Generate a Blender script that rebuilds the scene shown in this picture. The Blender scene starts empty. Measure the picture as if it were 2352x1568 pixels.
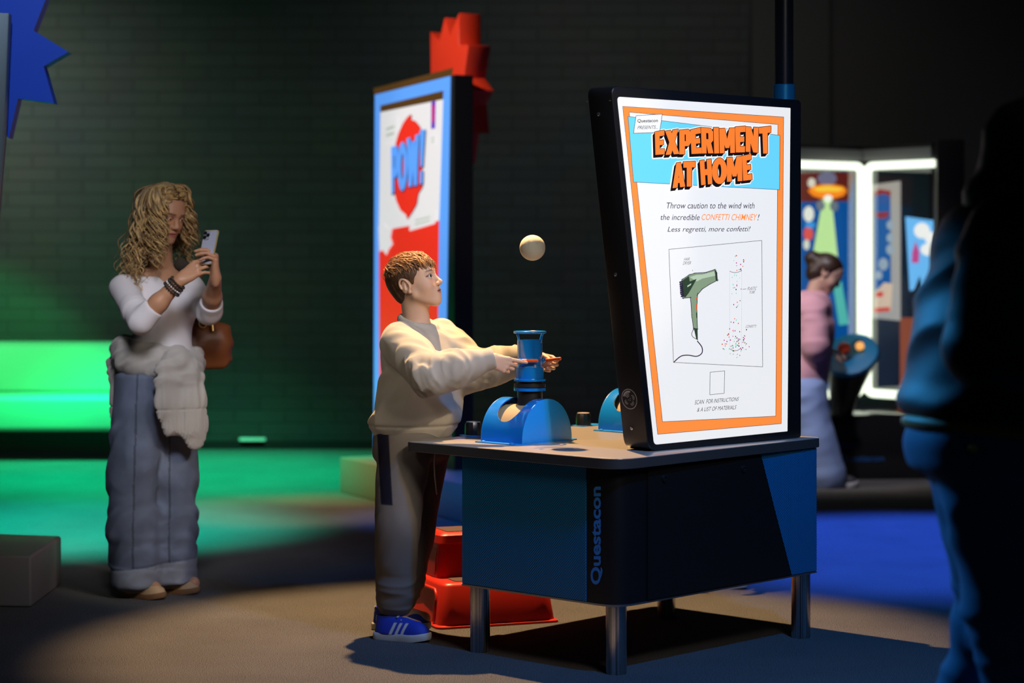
import bpy, bmesh, math, random
import numpy as np
from mathutils import Vector, Matrix
random.seed(7); np.random.seed(7)
scn = bpy.context.scene
COL = scn.collection
PI = math.pi
# photograph 2352x1568: focal length in px, column of the optical axis, horizon row, eye height
F, CX, HY, CAMZ = 5200.0, 1176.0, 580.0, 1.4

# ------------------------------------------------------------------ camera
cam = bpy.data.cameras.new('camera'); cam_ob = bpy.data.objects.new('camera', cam); COL.objects.link(cam_ob)
cam_ob.location = (0, 0, CAMZ); cam_ob.rotation_euler = (PI/2, 0, 0)
cam.sensor_width = 36; cam.lens = F/2352*36
cam.shift_y = -(784-HY)/2352
cam.clip_end = 100
cam.dof.use_dof = True; cam.dof.focus_distance = 8.0; cam.dof.aperture_fstop = 2.0
scn.camera = cam_ob
# ------------------------------------------------------------------ world, exposure
w = bpy.data.worlds.new('hall'); scn.world = w; w.use_nodes = True
w.node_tree.nodes['Background'].inputs[0].default_value = (0.55, 0.75, 1.0, 1)
w.node_tree.nodes['Background'].inputs[1].default_value = 0.012
vs = scn.view_settings
vs.view_transform = 'Standard'; vs.look = 'None'; vs.exposure = 0; vs.gamma = 1; vs.use_curve_mapping = False
scn.cycles.use_denoising = True
scn.cycles.caustics_reflective = False; scn.cycles.caustics_refractive = False
scn.cycles.max_bounces = 6; scn.cycles.sample_clamp_indirect = 4.0

# ------------------------------------------------------------------ lamps (hall spots inferred from their light, plus added helpers)
def aim(o, target):
    d = Vector(target)-o.location
    o.rotation_euler = d.to_track_quat('-Z', 'Y').to_euler()
def spot(name, loc, target, power, color, angle, blend=0.5, size=0.05):
    l = bpy.data.lights.new(name, 'SPOT'); l.energy = power; l.color = color
    l.spot_size = math.radians(angle); l.spot_blend = blend; l.shadow_soft_size = size
    o = bpy.data.objects.new(name, l); COL.objects.link(o); o.location = loc; aim(o, target); return o
def area(name, loc, target, power, color, sx, sy):
    l = bpy.data.lights.new(name, 'AREA'); l.energy = power; l.color = color
    l.shape = 'RECTANGLE'; l.size = sx; l.size_y = sy
    o = bpy.data.objects.new(name, l); COL.objects.link(o); o.location = loc; aim(o, target); return o
spot('warm_spot', (-0.3, 9.1, 3.5), (0.0, 8.2, 0), 1080, (1.0, 0.62, 0.30), 53, 0.45, 0.03)
spot('green_spot_far', (-2.8, 14.0, 4.3), (-2.2, 14.3, 0), 3400, (0.0, 1.0, 0.40), 56, 0.9, 0.1)
spot('green_spot_bench', (-4.0, 13.6, 2.7), (-4.0, 15.5, 0.34), 360, (0.0, 1.0, 0.20), 50, 0.35, 0.1)
spot('teal_spot_near', (-2.5, 10.8, 4.2), (-2.35, 11.5, 0), 3000, (0.0, 1.0, 0.66), 40, 0.9, 0.1)
spot('blue_spot_floor', (2.2, 11.6, 4.3), (2.1, 10.7, 0), 3200, (0.03, 0.12, 1.0), 44, 0.6, 0.08)
spot('blue_spot_front', (1.6, 5.6, 4.2), (0.9, 7.6, 0.2), 430, (0.02, 0.30, 1.0), 60, 0.8, 0.1)
spot('blue_fill_man', (-0.9, 7.5, 2.3), (1.05, 5.35, 0.72), 300, (0.05, 0.42, 1.0), 24, 0.6, 0.1)  # added low lamp, acts like glow from the blue floor
spot('blue_spot_kiosk', (-1.1, 9.7, 4.2), (-0.35, 11.9, 0.08), 700, (0.02, 0.20, 1.0), 17, 0.8, 0.1)
spot('amber_spot_kiosk', (-3.2, 11.4, 3.4), (-0.95, 12.9, 0.1), 330, (1.0, 0.70, 0.10), 13, 0.8, 0.1)
spot('burst_helper_spot', (-3.0, 10.5, 4.4), (-0.2, 12.6, 2.2), 650, (1.0, 0.85, 0.75), 24, 0.6, 0.1)  # added lamp that brightens the red burst
spot('blue_burst_helper_spot', (-1.6, 6.6, 4.2), (-2.0, 9.3, 2.3), 220, (0.5, 0.7, 1.0), 30, 0.6, 0.1)  # added lamp that brightens the blue burst
spot('girl_helper_spot', (0.9, 11.0, 4.0), (1.85, 13.5, 0.75), 420, (0.92, 0.86, 1.0), 19, 0.7, 0.1)  # added lamp lifting the girl out of the dark
spot('amber_spot_floor', (-1.3, 12.0, 4.3), (-1.2, 12.3, 0), 520, (1.0, 0.68, 0.34), 25, 0.8, 0.1)
area('soft_front_fill', (1.5, 4.6, 3.4), (-0.5, 8.6, 0.9), 5, (1.0, 0.90, 0.78), 1.0, 1.0).data.spread = 0.9  # added soft fill from the camera side
spot('boy_helper_spot', (2.4, 4.5, 3.8), (-0.14, 8.16, 1.09), 430, (1.0, 0.82, 0.60), 13, 0.4, 0.06)  # invented narrow spot for the boy's upper body and the tabletop
spot('woman_helper_spot', (-0.7, 5.0, 3.6), (-1.42, 9.2, 1.0), 800, (0.95, 0.92, 1.0), 15, 0.9, 0.5)  # added spot to brighten the woman's torso
spot('boy_fill', (-2.2, 5.4, 3.2), (-0.42, 8.3, 0.98), 140, (1.0, 0.90, 0.76), 12, 0.8, 0.3)  # added fill for the boy's near side
area('wall_wash', (-4.1, 14.4, 3.1), (-3.6, 16.1, 1.8), 14, (0.78, 1.0, 0.82), 1.0, 0.4).data.spread = 1.9
area('wall_fill_centre', (0.6, 13.4, 4.2), (0.9, 16.1, 1.1), 8, (1.0, 0.97, 0.95), 3.0, 0.5).data.spread = 1.8  # added dim light to lift the middle of the wall

# ------------------------------------------------------------------ helpers: materials
def new_mat(name):
    m = bpy.data.materials.new(name); m.use_nodes = True
    nt = m.node_tree; return m, nt, nt.nodes['Principled BSDF']
def mat(name, col, rough=0.5, metal=0.0, spec=0.5, bump=0.0, bscale=200.0, var=0.0, vscale=30.0, coat=0.0, sheen=0.0, sss=0.0, vcol=False):
    m, nt, b = new_mat(name)
    b.inputs['Base Color'].default_value = (*col, 1)
    b.inputs['Roughness'].default_value = rough; b.inputs['Metallic'].default_value = metal
    b.inputs['Specular IOR Level'].default_value = spec
    b.inputs['Coat Weight'].default_value = coat; b.inputs['Sheen Weight'].default_value = sheen
    if sss:
        b.inputs['Subsurface Weight'].default_value = sss
        b.inputs['Subsurface Radius'].default_value = (0.012, 0.005, 0.003); b.inputs['Subsurface Scale'].default_value = 0.5
    tc = nt.nodes.new('ShaderNodeTexCoord')
    src = None
    if vcol:
        a = nt.nodes.new('ShaderNodeAttribute'); a.attribute_name = 'tint'; src = a.outputs['Color']
    if var:
        n = nt.nodes.new('ShaderNodeTexNoise'); n.inputs['Scale'].default_value = vscale; n.inputs['Detail'].default_value = 4
        nt.links.new(tc.outputs['Object'], n.inputs['Vector'])
        mr = nt.nodes.new('ShaderNodeMapRange'); mr.inputs[1].default_value = 0.25; mr.inputs[2].default_value = 0.75
        mr.inputs[3].default_value = 1-var; mr.inputs[4].default_value = 1+var
        nt.links.new(n.outputs['Fac'], mr.inputs[0])
        mx = nt.nodes.new('ShaderNodeVectorMath'); mx.operation = 'SCALE'
        if src: nt.links.new(src, mx.inputs[0])
        else: mx.inputs[0].default_value = col
        nt.links.new(mr.outputs[0], mx.inputs['Scale']); src = mx.outputs[0]
    if src: nt.links.new(src, b.inputs['Base Color'])
    if bump:
        n = nt.nodes.new('ShaderNodeTexNoise'); n.inputs['Scale'].default_value = bscale; n.inputs['Detail'].default_value = 3
        nt.links.new(tc.outputs['Object'], n.inputs['Vector'])
        bp = nt.nodes.new('ShaderNodeBump'); bp.inputs['Strength'].default_value = bump; bp.inputs['Distance'].default_value = 0.003
        nt.links.new(n.outputs['Fac'], bp.inputs['Height']); nt.links.new(bp.outputs[0], b.inputs['Normal'])
    return m
def glow(name, col, s=1.0):
    m, nt, b = new_mat(name)
    b.inputs['Base Color'].default_value = (*[c*0.3 for c in col], 1); b.inputs['Roughness'].default_value = 0.4
    b.inputs['Emission Color'].default_value = (*col, 1); b.inputs['Emission Strength'].default_value = s
    return m
def srgb(r, g, b):
    return tuple(((c/255+0.055)/1.055)**2.4 if c > 10 else c/255/12.92 for c in (r, g, b))

# ------------------------------------------------------------------ helpers: geometry
def W(px, py, Y):                       # a photograph pixel at depth Y
    return Vector(((px-CX)/F*Y, Y, CAMZ-(py-HY)/F*Y))
def wloc(o):
    v = Vector((0, 0, 0))
    while o: v += o.location; o = o.parent
    return v
def thing(name, loc, label, cat, group=None):
    o = bpy.data.objects.new(name, None); COL.objects.link(o); o.location = loc; o.empty_display_size = 0.1
    o['label'] = label; o['category'] = cat
    if group: o['group'] = group
    return o
def tag(o, label=None, cat=None, group=None, kind=None):
    for k, v in (('label', label), ('category', cat), ('group', group), ('kind', kind)):
        if v: o[k] = v
    return o
def link_mesh(name, me, m, parent=None, smooth=None, loc=None):
    """me holds world coordinates; the object gets its origin at the parent's, or at its own base"""
    n = len(me.vertices); co = np.empty(n*3, np.float32); me.vertices.foreach_get('co', co); co = co.reshape(-1, 3)
    if parent is not None: off = np.array(wloc(parent))
    elif loc is not None: off = np.array(loc)
    else:
        lo, hi = co.min(0), co.max(0); off = np.array(((lo[0]+hi[0])/2, (lo[1]+hi[1])/2, lo[2]))
    me.vertices.foreach_set('co', (co-off).astype(np.float32).ravel()); me.update()
    for mm in (m if isinstance(m, (list, tuple)) else [m]): me.materials.append(mm)
    o = bpy.data.objects.new(name, me); COL.objects.link(o)
    if parent is not None: o.parent = parent
    else: o.location = off
    if smooth is not None:
        me.shade_smooth()
        if smooth < 3.1: me.set_sharp_from_angle(angle=smooth)
    return o
class MB:
    def __init__(s): s.bm = bmesh.new(); s.mi = 0
    def face(s, pts):
        try: f = s.bm.faces.new([s.bm.verts.new(p) for p in pts]); f.material_index = s.mi; return f
        except ValueError: return None
    def grid(s, rings, closed=True, cap=True):
        vs = [[s.bm.verts.new(p) for p in r] for r in rings]
        n = len(rings[0])
        for a, b in zip(vs[:-1], vs[1:]):
            for i in range(n if closed else n-1):
                j = (i+1) % n
                f = s.bm.faces.new((a[i], a[j], b[j], b[i])); f.material_index = s.mi
        if cap and closed:
            for r in (vs[0][::-1], vs[-1]):
                f = s.bm.faces.new(r); f.material_index = s.mi
        return s
    def box(s, c, size, u=(1, 0, 0), v=(0, 1, 0), wv=(0, 0, 1)):
        c, u, v, wv = Vector(c), Vector(u), Vector(v), Vector(wv)
        x, y, z = [k/2 for k in size]
        s.grid([[c+u*a*x+v*b*y+wv*k*z for a, b in ((-1, -1), (1, -1), (1, 1), (-1, 1))] for k in (-1, 1)]); return s
    def prism(s, pts, d):               # pts: polygon (Vectors), extruded by vector d
        d = Vector(d); s.grid([[Vector(p) for p in pts], [Vector(p)+d for p in pts]]); return s
    def frustum(s, lo, hi):
        s.grid([lo, hi]); return s
    def lathe(s, base, prof, n=32, axis=(0, 0, 1), cap=True):
        ax = Vector(axis).normalized(); t = ax.orthogonal().normalized(); b = ax.cross(t); base = Vector(base)
        s.grid([[base+ax*h+(t*math.cos(2*PI*i/n)+b*math.sin(2*PI*i/n))*r for i in range(n)] for r, h in prof], cap=cap); return s
    def tube(s, path, r, n=10, cap=True):
        path = [Vector(p) for p in path]; rs = r if isinstance(r, (list, tuple)) else [r]*len(path)
        rings = []; t0 = None
        for i, p in enumerate(path):
            d = (path[min(i+1, len(path)-1)]-path[max(i-1, 0)]).normalized()
            if t0 is None: t = d.orthogonal().normalized()
            else:
                t = t0-d*t0.dot(d); t = t.normalized() if t.length > 1e-6 else d.orthogonal().normalized()
            t0 = t; b = d.cross(t)
            rings.append([p+(t*math.cos(2*PI*k/n)+b*math.sin(2*PI*k/n))*rs[i] for k in range(n)])
        s.grid(rings, cap=cap); return s
    def sphere(s, c, r, n=24, m=16, sc=(1, 1, 1)):
        c = Vector(c)
        s.grid([[c+Vector((sc[0]*r*math.sin(PI*j/m)*math.cos(2*PI*i/n), sc[1]*r*math.sin(PI*j/m)*math.sin(2*PI*i/n), -sc[2]*r*math.cos(PI*j/m))) for i in range(n)]
                for j in [0.02]+list(range(1, m))+[m-0.02]]); return s
    def bevel(s, w, seg=3, ang=0.5):
        s.bm.normal_update()
        bmesh.ops.recalc_face_normals(s.bm, faces=s.bm.faces)
        e = [e for e in s.bm.edges if e.is_manifold and e.calc_face_angle(0) > ang]
        bmesh.ops.bevel(s.bm, geom=e, offset=w, segments=seg, profile=0.5, affect='EDGES', clamp_overlap=True); return s
    def build(s, name, m, parent=None, smooth=0.6, recalc=True, loc=None):
        if recalc: bmesh.ops.recalc_face_normals(s.bm, faces=s.bm.faces)
        me = bpy.data.meshes.new(name); s.bm.to_mesh(me); s.bm.free()
        return link_mesh(name, me, m, parent, smooth, loc)
class Plane:
    """a flat face standing in the hall: origin, unit u and v, normal u x v; px() meets a photograph pixel's ray with it"""
    def __init__(s, o, u, v=(0, 0, 1)):
        s.o = Vector(o); s.u = Vector(u).normalized(); s.v = Vector(v).normalized(); s.n = s.u.cross(s.v).normalized()
    def hit(s, px, py):
        c = Vector((0, 0, CAMZ)); d = Vector(((px-CX)/F, 1, -(py-HY)/F))
        return c+d*((s.o-c).dot(s.n)/d.dot(s.n))
    def px(s, px, py):
        p = s.hit(px, py)-s.o; return (p.dot(s.u), p.dot(s.v))
    def pt(s, a, b, off=0.0): return s.o+s.u*a+s.v*b+s.n*off
    def at(s, px, py, off=0.0): return s.pt(*s.px(px, py), off)
def rounded(poly, r, n=5):
    """round the corners of a 2D polygon; r is one radius or one per corner"""
    out = []; N = len(poly)
    for i, p in enumerate(poly):
        p = Vector(p); a = Vector(poly[i-1]); b = Vector(poly[(i+1) % N]); rr = r[i] if isinstance(r, (list, tuple)) else r
        if rr <= 0: out.append(p); continue
        d1 = (a-p).normalized(); d2 = (b-p).normalized()
        k1 = min(rr, (a-p).length*0.49); k2 = min(rr, (b-p).length*0.49)
        for j in range(n+1):
            t = j/n; out.append((p+d1*k1)*(1-t)**2+p*2*t*(1-t)+(p+d2*k2)*t*t)
    return out
def text_verts(body, shear=0.0, bold=0.0, spacing=1.0):
    c = bpy.data.curves.new('lettering', 'FONT'); c.body = body; c.size = 1; c.shear = shear; c.offset = bold
    c.space_character = spacing; c.resolution_u = 3; c.fill_mode = 'FRONT'
    o = bpy.data.objects.new('lettering', c); COL.objects.link(o)
    dg = bpy.context.evaluated_depsgraph_get(); dg.update()
    me = bpy.data.meshes.new_from_object(o.evaluated_get(dg))
    vs = [tuple(v.co) for v in me.vertices]; fs = [tuple(p.vertices) for p in me.polygons]
    bpy.data.objects.remove(o); bpy.data.curves.remove(c); bpy.data.meshes.remove(me)
    return vs, fs
def lettering(mb, body, plane, quad, off, shear=0.0, bold=0.0, spacing=1.0, cap=None):
    """fit a line of text into a photograph quad (TL, TR, BR, BL) lying on plane"""
    vs, fs = text_verts(body, shear, bold, spacing)
    x0 = min(v[0] for v in vs); x1 = max(v[0] for v in vs); y0 = min(v[1] for v in vs); y1 = max(v[1] for v in vs)
    if cap: y0, y1 = cap
    q = [Vector(plane.px(*p)) for p in quad]
    bv = []
    for x, y, z in vs:
        a = (x-x0)/(x1-x0); b = (y-y0)/(y1-y0)
        p = (q[3]*(1-a)+q[2]*a)*(1-b)+(q[0]*(1-a)+q[1]*a)*b
        bv.append(mb.bm.verts.new(plane.pt(p.x, p.y, off)))
    for f in fs:
        try: k = mb.bm.faces.new([bv[i] for i in f]); k.material_index = mb.mi
        except ValueError: pass
def R4(x0, y0, x1, y1): return [(x0, y0), (x1, y0), (x1, y1), (x0, y1)]
def _ring(n=18, t=0.36):
    o = []
    for i in range(n):
        a, b = 2*PI*i/n, 2*PI*(i+1)/n; k = 1-t*2; 
        f = lambda q, s, sy: (0.5+0.5*s*math.cos(q), 0.5+0.5*sy*math.sin(q))
        o.append([f(a, 1, 1), f(b, 1, 1), f(b, 0.24, 0.52), f(a, 0.24, 0.52)])
    return o
GLYPH = {   # heavy comic capitals as convex pieces in a unit box
 'E': [R4(0, 0, .48, 1), R4(0, .78, 1, 1), R4(0, .4, .9, .6), R4(0, 0, 1, .23)],
 'X': [[(0, 0), (.4, 0), (1, 1), (.58, 1)], [(.6, 0), (1, 0), (.42, 1), (0, 1)]],
 'P': [R4(0, 0, .46, 1), R4(0, .8, .8, 1), R4(0, .33, .8, .53), [(.56, .34), (.8, .33), (1, .46), (1, .88), (.8, 1), (.56, .98)]],
 'R': [R4(0, 0, .42, 1), R4(0, .8, .8, 1), R4(0, .38, .8, .56), [(.6, .4), (.8, .4), (1, .52), (1, .88), (.8, 1), (.6, .98)], [(.56, 0), (1, 0), (.8, .46), (.38, .46)]],
 'I': [R4(0, 0, 1, 1)],
 'M': [R4(0, 0, .31, 1), R4(.69, 0, 1, 1), [(.0, 1), (.36, 1), (.62, .2), (.38, .2)], [(.64, 1), (1, 1), (.62, .2), (.38, .2)]],
 'N': [R4(0, 0, .38, 1), R4(.62, 0, 1, 1), [(0, 1), (.4, 1), (1, 0), (.6, 0)]],
 'T': [R4(0, .76, 1, 1), R4(.28, 0, .72, 1)],
 'A': [[(0, 0), (.4, 0), (.62, 1), (.28, 1)], [(.6, 0), (1, 0), (.72, 1), (.38, 1)], R4(.22, .18, .78, .38)],
 'H': [R4(0, 0, .4, 1), R4(.6, 0, 1, 1), R4(.2, .38, .8, .62)],
 'O': _ring(),
 'W': [[(0, 1), (.3, 1), (.42, 0), (.16, 0)], [(.7, 1), (1, 1), (.84, 0), (.58, 0)], [(.36, .9), (.64, .9), (.42, 0), (.22, 0)], [(.36, .9), (.64, .9), (.78, 0), (.58, 0)]],
 '!': [[(.25, .32), (.75, .32), (1, 1), (.0, 1)], R4(.2, 0, .8, .24)],
}
def glyph_polys(ch, quad):
    q = [Vector(p) for p in quad]; out = []
    for poly in GLYPH[ch]:
        out.append([(q[3]*(1-a)+q[2]*a)*(1-b)+(q[0]*(1-a)+q[1]*a)*b for a, b in poly])
    return out
# ------------------------------------------------------------------ the hall
def wall_mat(name, brick=True):
    m, nt, b = new_mat(name); L = nt.links
    g = nt.nodes.new('ShaderNodeNewGeometry'); sx = nt.nodes.new('ShaderNodeSeparateXYZ'); cb = nt.nodes.new('ShaderNodeCombineXYZ')
    L.new(g.outputs['Position'], sx.inputs[0]); L.new(sx.outputs['X'], cb.inputs['X']); L.new(sx.outputs['Z'], cb.inputs['Y'])
    b.inputs['Roughness'].default_value = 0.62
    n = nt.nodes.new('ShaderNodeTexNoise'); n.inputs['Scale'].default_value = 1.6; n.inputs['Detail'].default_value = 5; L.new(g.outputs['Position'], n.inputs['Vector'])
    if brick:
        t = nt.nodes.new('ShaderNodeTexBrick'); L.new(cb.outputs[0], t.inputs['Vector'])
        t.inputs['Color1'].default_value = (.062, .062, .062, 1); t.inputs['Color2'].default_value = (.048, .049, .05, 1); t.inputs['Mortar'].default_value = (.032, .032, .032, 1)
        t.inputs['Scale'].default_value = 1; t.inputs['Mortar Size'].default_value = 0.007; t.inputs['Mortar Smooth'].default_value = 0.3
        t.inputs['Brick Width'].default_value = 0.36; t.inputs['Row Height'].default_value = 0.091
        mx = nt.nodes.new('ShaderNodeMix'); mx.data_type = 'RGBA'; mx.blend_type = 'MULTIPLY'; mx.inputs[0].default_value = 0.6
        L.new(t.outputs['Color'], mx.inputs[6]); L.new(n.outputs['Color'], mx.inputs[7]); L.new(mx.outputs[2], b.inputs['Base Color'])
        bp = nt.nodes.new('ShaderNodeBump'); bp.invert = True; bp.inputs['Distance'].default_value = 0.008; bp.inputs['Strength'].default_value = 0.45
        L.new(t.outputs['Fac'], bp.inputs['Height']); L.new(bp.outputs[0], b.inputs['Normal'])
    else:
        b.inputs['Base Color'].default_value = (.055, .052, .048, 1)
    return m
def carpet_mat():
    m, nt, b = new_mat('carpet'); L = nt.links
    g = nt.nodes.new('ShaderNodeNewGeometry')
    n = nt.nodes.new('ShaderNodeTexNoise'); n.inputs['Scale'].default_value = 330; n.inputs['Detail'].default_value = 2; L.new(g.outputs['Position'], n.inputs['Vector'])
    n2 = nt.nodes.new('ShaderNodeTexNoise'); n2.inputs['Scale'].default_value = 3; n2.inputs['Detail'].default_value = 4; L.new(g.outputs['Position'], n2.inputs['Vector'])
    cr = nt.nodes.new('ShaderNodeValToRGB'); cr.color_ramp.elements[0].position = .40; cr.color_ramp.elements[1].position = .60
    cr.color_ramp.elements[0].color = (.028, .027, .0265, 1); cr.color_ramp.elements[1].color = (.22, .213, .207, 1); L.new(n.outputs['Fac'], cr.inputs[0])
    mx = nt.nodes.new('ShaderNodeMix'); mx.data_type = 'RGBA'; mx.blend_type = 'MULTIPLY'; mx.inputs[0].default_value = .35
    L.new(cr.outputs[0], mx.inputs[6]); L.new(n2.outputs['Fac'], mx.inputs[7]); L.new(mx.outputs[2], b.inputs['Base Color'])
    b.inputs['Roughness'].default_value = .95; b.inputs['Specular IOR Level'].default_value = .1
    bp = nt.nodes.new('ShaderNodeBump'); bp.inputs['Strength'].default_value = .5; bp.inputs['Distance'].default_value = .003
    L.new(n.outputs['Fac'], bp.inputs['Height']); L.new(bp.outputs[0], b.inputs['Normal'])
    return m
def struct(name, mb, m, label=None):
    o = mb.build(name, m); o['kind'] = 'structure'
    if label: o['label'] = label
    return o
WY = 16.15
M_black = mat('black_paint', (.012, .012, .013), .42)
M_black_satin = mat('black_satin', (.010, .010, .012), .30, bump=.05, bscale=900)
struct('floor', MB().box((0, 9, -.05), (22, 24, .1)), carpet_mat(), 'dark speckled carpet floor')
struct('wall_back', MB().box((-3.17, WY+.1, 2.5), (9.72, .2, 5)), wall_mat('dark_brick'), 'dark painted brick wall at the back')
MW2 = wall_mat('dark_plaster', False)
struct('wall_right', MB().box((1.985, WY+.09, 2.5), (.56, .2, 5)).box((5.3, WY+.14, 2.5), (6.1, .2, 5)), MW2, 'smooth dark wall panels right of the brick')
struct('trim_1', MB().box((1.695, WY+.02, 2.5), (.03, .06, 5)), M_black, 'black upright trim where the brick ends')
struct('baseboard_back', MB().box((-1.6, WY-.012, .03), (6.5, .024, .06)), M_black, 'low black baseboard along the brick wall')
struct('ceiling', MB().box((0, 9, 5.05), (22, 24, .1)), mat('ceiling_black', (.01, .01, .01), .9))

# ------------------------------------------------------------------ table: corner positions on the ground plan
TZ = .724
tN, tL, tR = Vector((.350, 7.40)), Vector((-.382, 8.118)), Vector((1.135, 8.29)); tF = tL+tR-tN
uR = (tR-tN).normalized(); uL = (tL-tN).normalized()
uR3 = Vector((uR.x, uR.y, 0)); uL3 = Vector((uL.x, uL.y, 0))
def v3(p, z): return Vector((p[0], p[1], z))
M_steel = mat('brushed_table_top', (.40, .36, .31), .28, metal=.3, bump=.03, bscale=400)
M_edge = mat('dark_table_edge', (.08, .076, .072), .35, metal=.3)
def perf_mat(name, d):
    m, nt, b = new_mat(name); L = nt.links
    g = nt.nodes.new('ShaderNodeNewGeometry')
    p = .0098
    def dot(vec):
        n = nt.nodes.new('ShaderNodeVectorMath'); n.operation = 'DOT_PRODUCT'; L.new(g.outputs['Position'], n.inputs[0]); n.inputs[1].default_value = vec
        f = nt.nodes.new('ShaderNodeMath'); f.operation = 'FRACT'; L.new(n.outputs['Value'], f.inputs[0])
        s = nt.nodes.new('ShaderNodeMath'); s.operation = 'SUBTRACT'; L.new(f.outputs[0], s.inputs[0]); s.inputs[1].default_value = .5
        q = nt.nodes.new('ShaderNodeMath'); q.operation = 'POWER'; q.inputs[1].default_value = 2; L.new(s.outputs[0], q.inputs[0]); return q
    a = dot((d.x/p, d.y/p, 1/p)); c = dot((d.x/p, d.y/p, -1/p))
    ad = nt.nodes.new('ShaderNodeMath'); ad.operation = 'ADD'; L.new(a.outputs[0], ad.inputs[0]); L.new(c.outputs[0], ad.inputs[1])
    lt = nt.nodes.new('ShaderNodeMath'); lt.operation = 'LESS_THAN'; L.new(ad.outputs[0], lt.inputs[0]); lt.inputs[1].default_value = .112
    mx = nt.nodes.new('ShaderNodeMix'); mx.data_type = 'RGBA'; L.new(lt.outputs[0], mx.inputs[0])
    mx.inputs[6].default_value = (.012, .25, .56, 1); mx.inputs[7].default_value = (.002, .004, .012, 1); L.new(mx.outputs[2], b.inputs['Base Color'])
    b.inputs['Roughness'].default_value = .4
    return m
table = thing('exhibit_table', (.38, 8.2, 0), 'steel topped exhibit table with blue perforated sides on four chrome legs', 'table')
top2 = rounded([tN, tR, tF, tL], [.10, .035, .05, .03], 6)
MB().prism([v3(p, TZ-.036) for p in top2], (0, 0, .036)).bevel(.004, 2, .9).build('table_top', [M_steel], table)
# make the rim dark: a slim band around the edge of the top
rim = MB()
band = [p+(p-(tN+tF)/2).normalized()*.0015 for p in top2]
rim.grid([[v3(p, TZ-.034) for p in band], [v3(p, TZ-.003) for p in band]], cap=False)
rim.build('edge_band', M_edge, table)
bN, bL, bR = Vector((.347, 7.445)), Vector((-.174, 7.955)), Vector((1.112, 8.275)); bF = bL+bR-bN
BZ0, BZ1 = .237, TZ-.036
body2 = rounded([bN, bR, bF, bL], [.09, .004, .02, .004], 8)
bc = (bN+bF)/2
M_body = mat('black_cabinet', (.007, .007, .008), .4, bump=.03, bscale=700)
MB().prism([v3(p, BZ0) for p in body2], (0, 0, BZ1-BZ0)).build('cabinet', M_body, table)
bt = [p+(p-bc).normalized()*.004 for p in body2]
MB().prism([v3(p, BZ0-.006) for p in bt], (0, 0, .006)).build('base_tray', mat('tray_metal', (.45, .45, .46), .3, metal=.9), table)
plL = Plane(v3(bL, 0), v3(bN-bL, 0)); plR = Plane(v3(bN, 0), v3(bR-bN, 0))
M_perfL = perf_mat('perforated_blue_left', plL.u); M_perfR = perf_mat('perforated_blue_right', plR.u)
def facepanel(pl, pts, off, th, m, name, sm=.6):
    return MB().prism([pl.pt(a, b, off) for a, b in pts], pl.n*th).build(name, m, table, sm)
a1 = plL.px(1347, 1200)[0]
facepanel(plL, [(.001, BZ0+.002), (a1, BZ0+.002), (a1, BZ1-.002), (.001, BZ1-.002)], .0005, .002, M_perfL, 'perforated_panel')
c1 = plR.px(1745, 1045); c2 = plR.px(1815, 1323); wR = (bR-bN).length
facepanel(plR, [(c2[0]+.004, BZ0+.002), (wR-.001, BZ0+.002), (wR-.001, BZ1-.002), (c1[0]+.004, BZ1-.002)], .0005, .002, M_perfR, 'perforated_panel')
c0 = plR.px(1485, 1090)[0]
door = facepanel(plR, [(c0, BZ0+.004), (c2[0], BZ0+.004), (c1[0], BZ1-.012), (c0, BZ1-.012)], .001, .006, mat('door_black', (.007, .0068, .0068), .45, bump=.03, bscale=700), 'door')
for px, py in ((1522, 1098), (1704, 1076)):
    p = plR.at(px, py, .007); MB().lathe(p, [(.013, 0), (.013, .004), (.009, .006), (.005, .006), (.005, .003)], 20, plR.n).build('lock', M_black_satin, door)
mb = MB(); lettering(mb, 'Questacon', plL, [(1357, 1342), (1357, 1117), (1385, 1117), (1385, 1342)], .0015, 0, .03)
mb.build('lettering', mat('blue_lettering', (.04, .28, .85), .4), table, None, False)['label'] = 'blue upright wordmark'
M_chrome, nt, bs = new_mat('chrome_painted_reflections')
bs.inputs['Metallic'].default_value = 1.0; bs.inputs['Roughness'].default_value = .24
tc = nt.nodes.new('ShaderNodeTexCoord'); mp = nt.nodes.new('ShaderNodeMapping'); mp.inputs['Scale'].default_value = (160, 160, .4)
nz = nt.nodes.new('ShaderNodeTexNoise'); nz.inputs['Scale'].default_value = 1; nz.inputs['Detail'].default_value = 2
nt.links.new(tc.outputs['Object'], mp.inputs[0]); nt.links.new(mp.outputs[0], nz.inputs['Vector'])
cr = nt.nodes.new('ShaderNodeValToRGB'); cr.color_ramp.elements[0].position = .36; cr.color_ramp.elements[1].position = .64
cr.color_ramp.elements[0].color = (.22, .22, .23, 1); cr.color_ramp.elements[1].color = (.85, .85, .86, 1)  # light and dark streaks in the colour stand in for reflections
nt.links.new(nz.outputs['Fac'], cr.inputs[0]); nt.links.new(cr.outputs[0], bs.inputs['Base Color'])
for x, y in ((.347, 7.535), (-.112, 7.955), (1.052, 8.245), (.593, 8.70)):
    MB().lathe((x, y, 0), [(.034, 0), (.035, .004), (.035, BZ0-.006)], 32).build('leg', M_chrome, table)
# printed swirl on the table top
mb = MB()
for cxy, r0, r1, a0, a1 in (((.155, 7.80), .05, .062, -.5, 3.6), ((.155, 7.80), .075, .083, .3, 2.9), ((.17, 7.79), .018, .034, 0, 5.4)):
    n = 24
    for i in range(n):
        t0, t1 = a0+(a1-a0)*i/n, a0+(a1-a0)*(i+1)/n
        mb.face([Vector((cxy[0]+r*math.cos(t), cxy[1]+r*math.sin(t), TZ+.0006)) for r, t in ((r0, t0), (r1, t0), (r1, t1), (r0, t1))])
mb.build('printed_swirl', mat('swirl_ink', (.16, .20, .28), .4), table, None, False)

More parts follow.
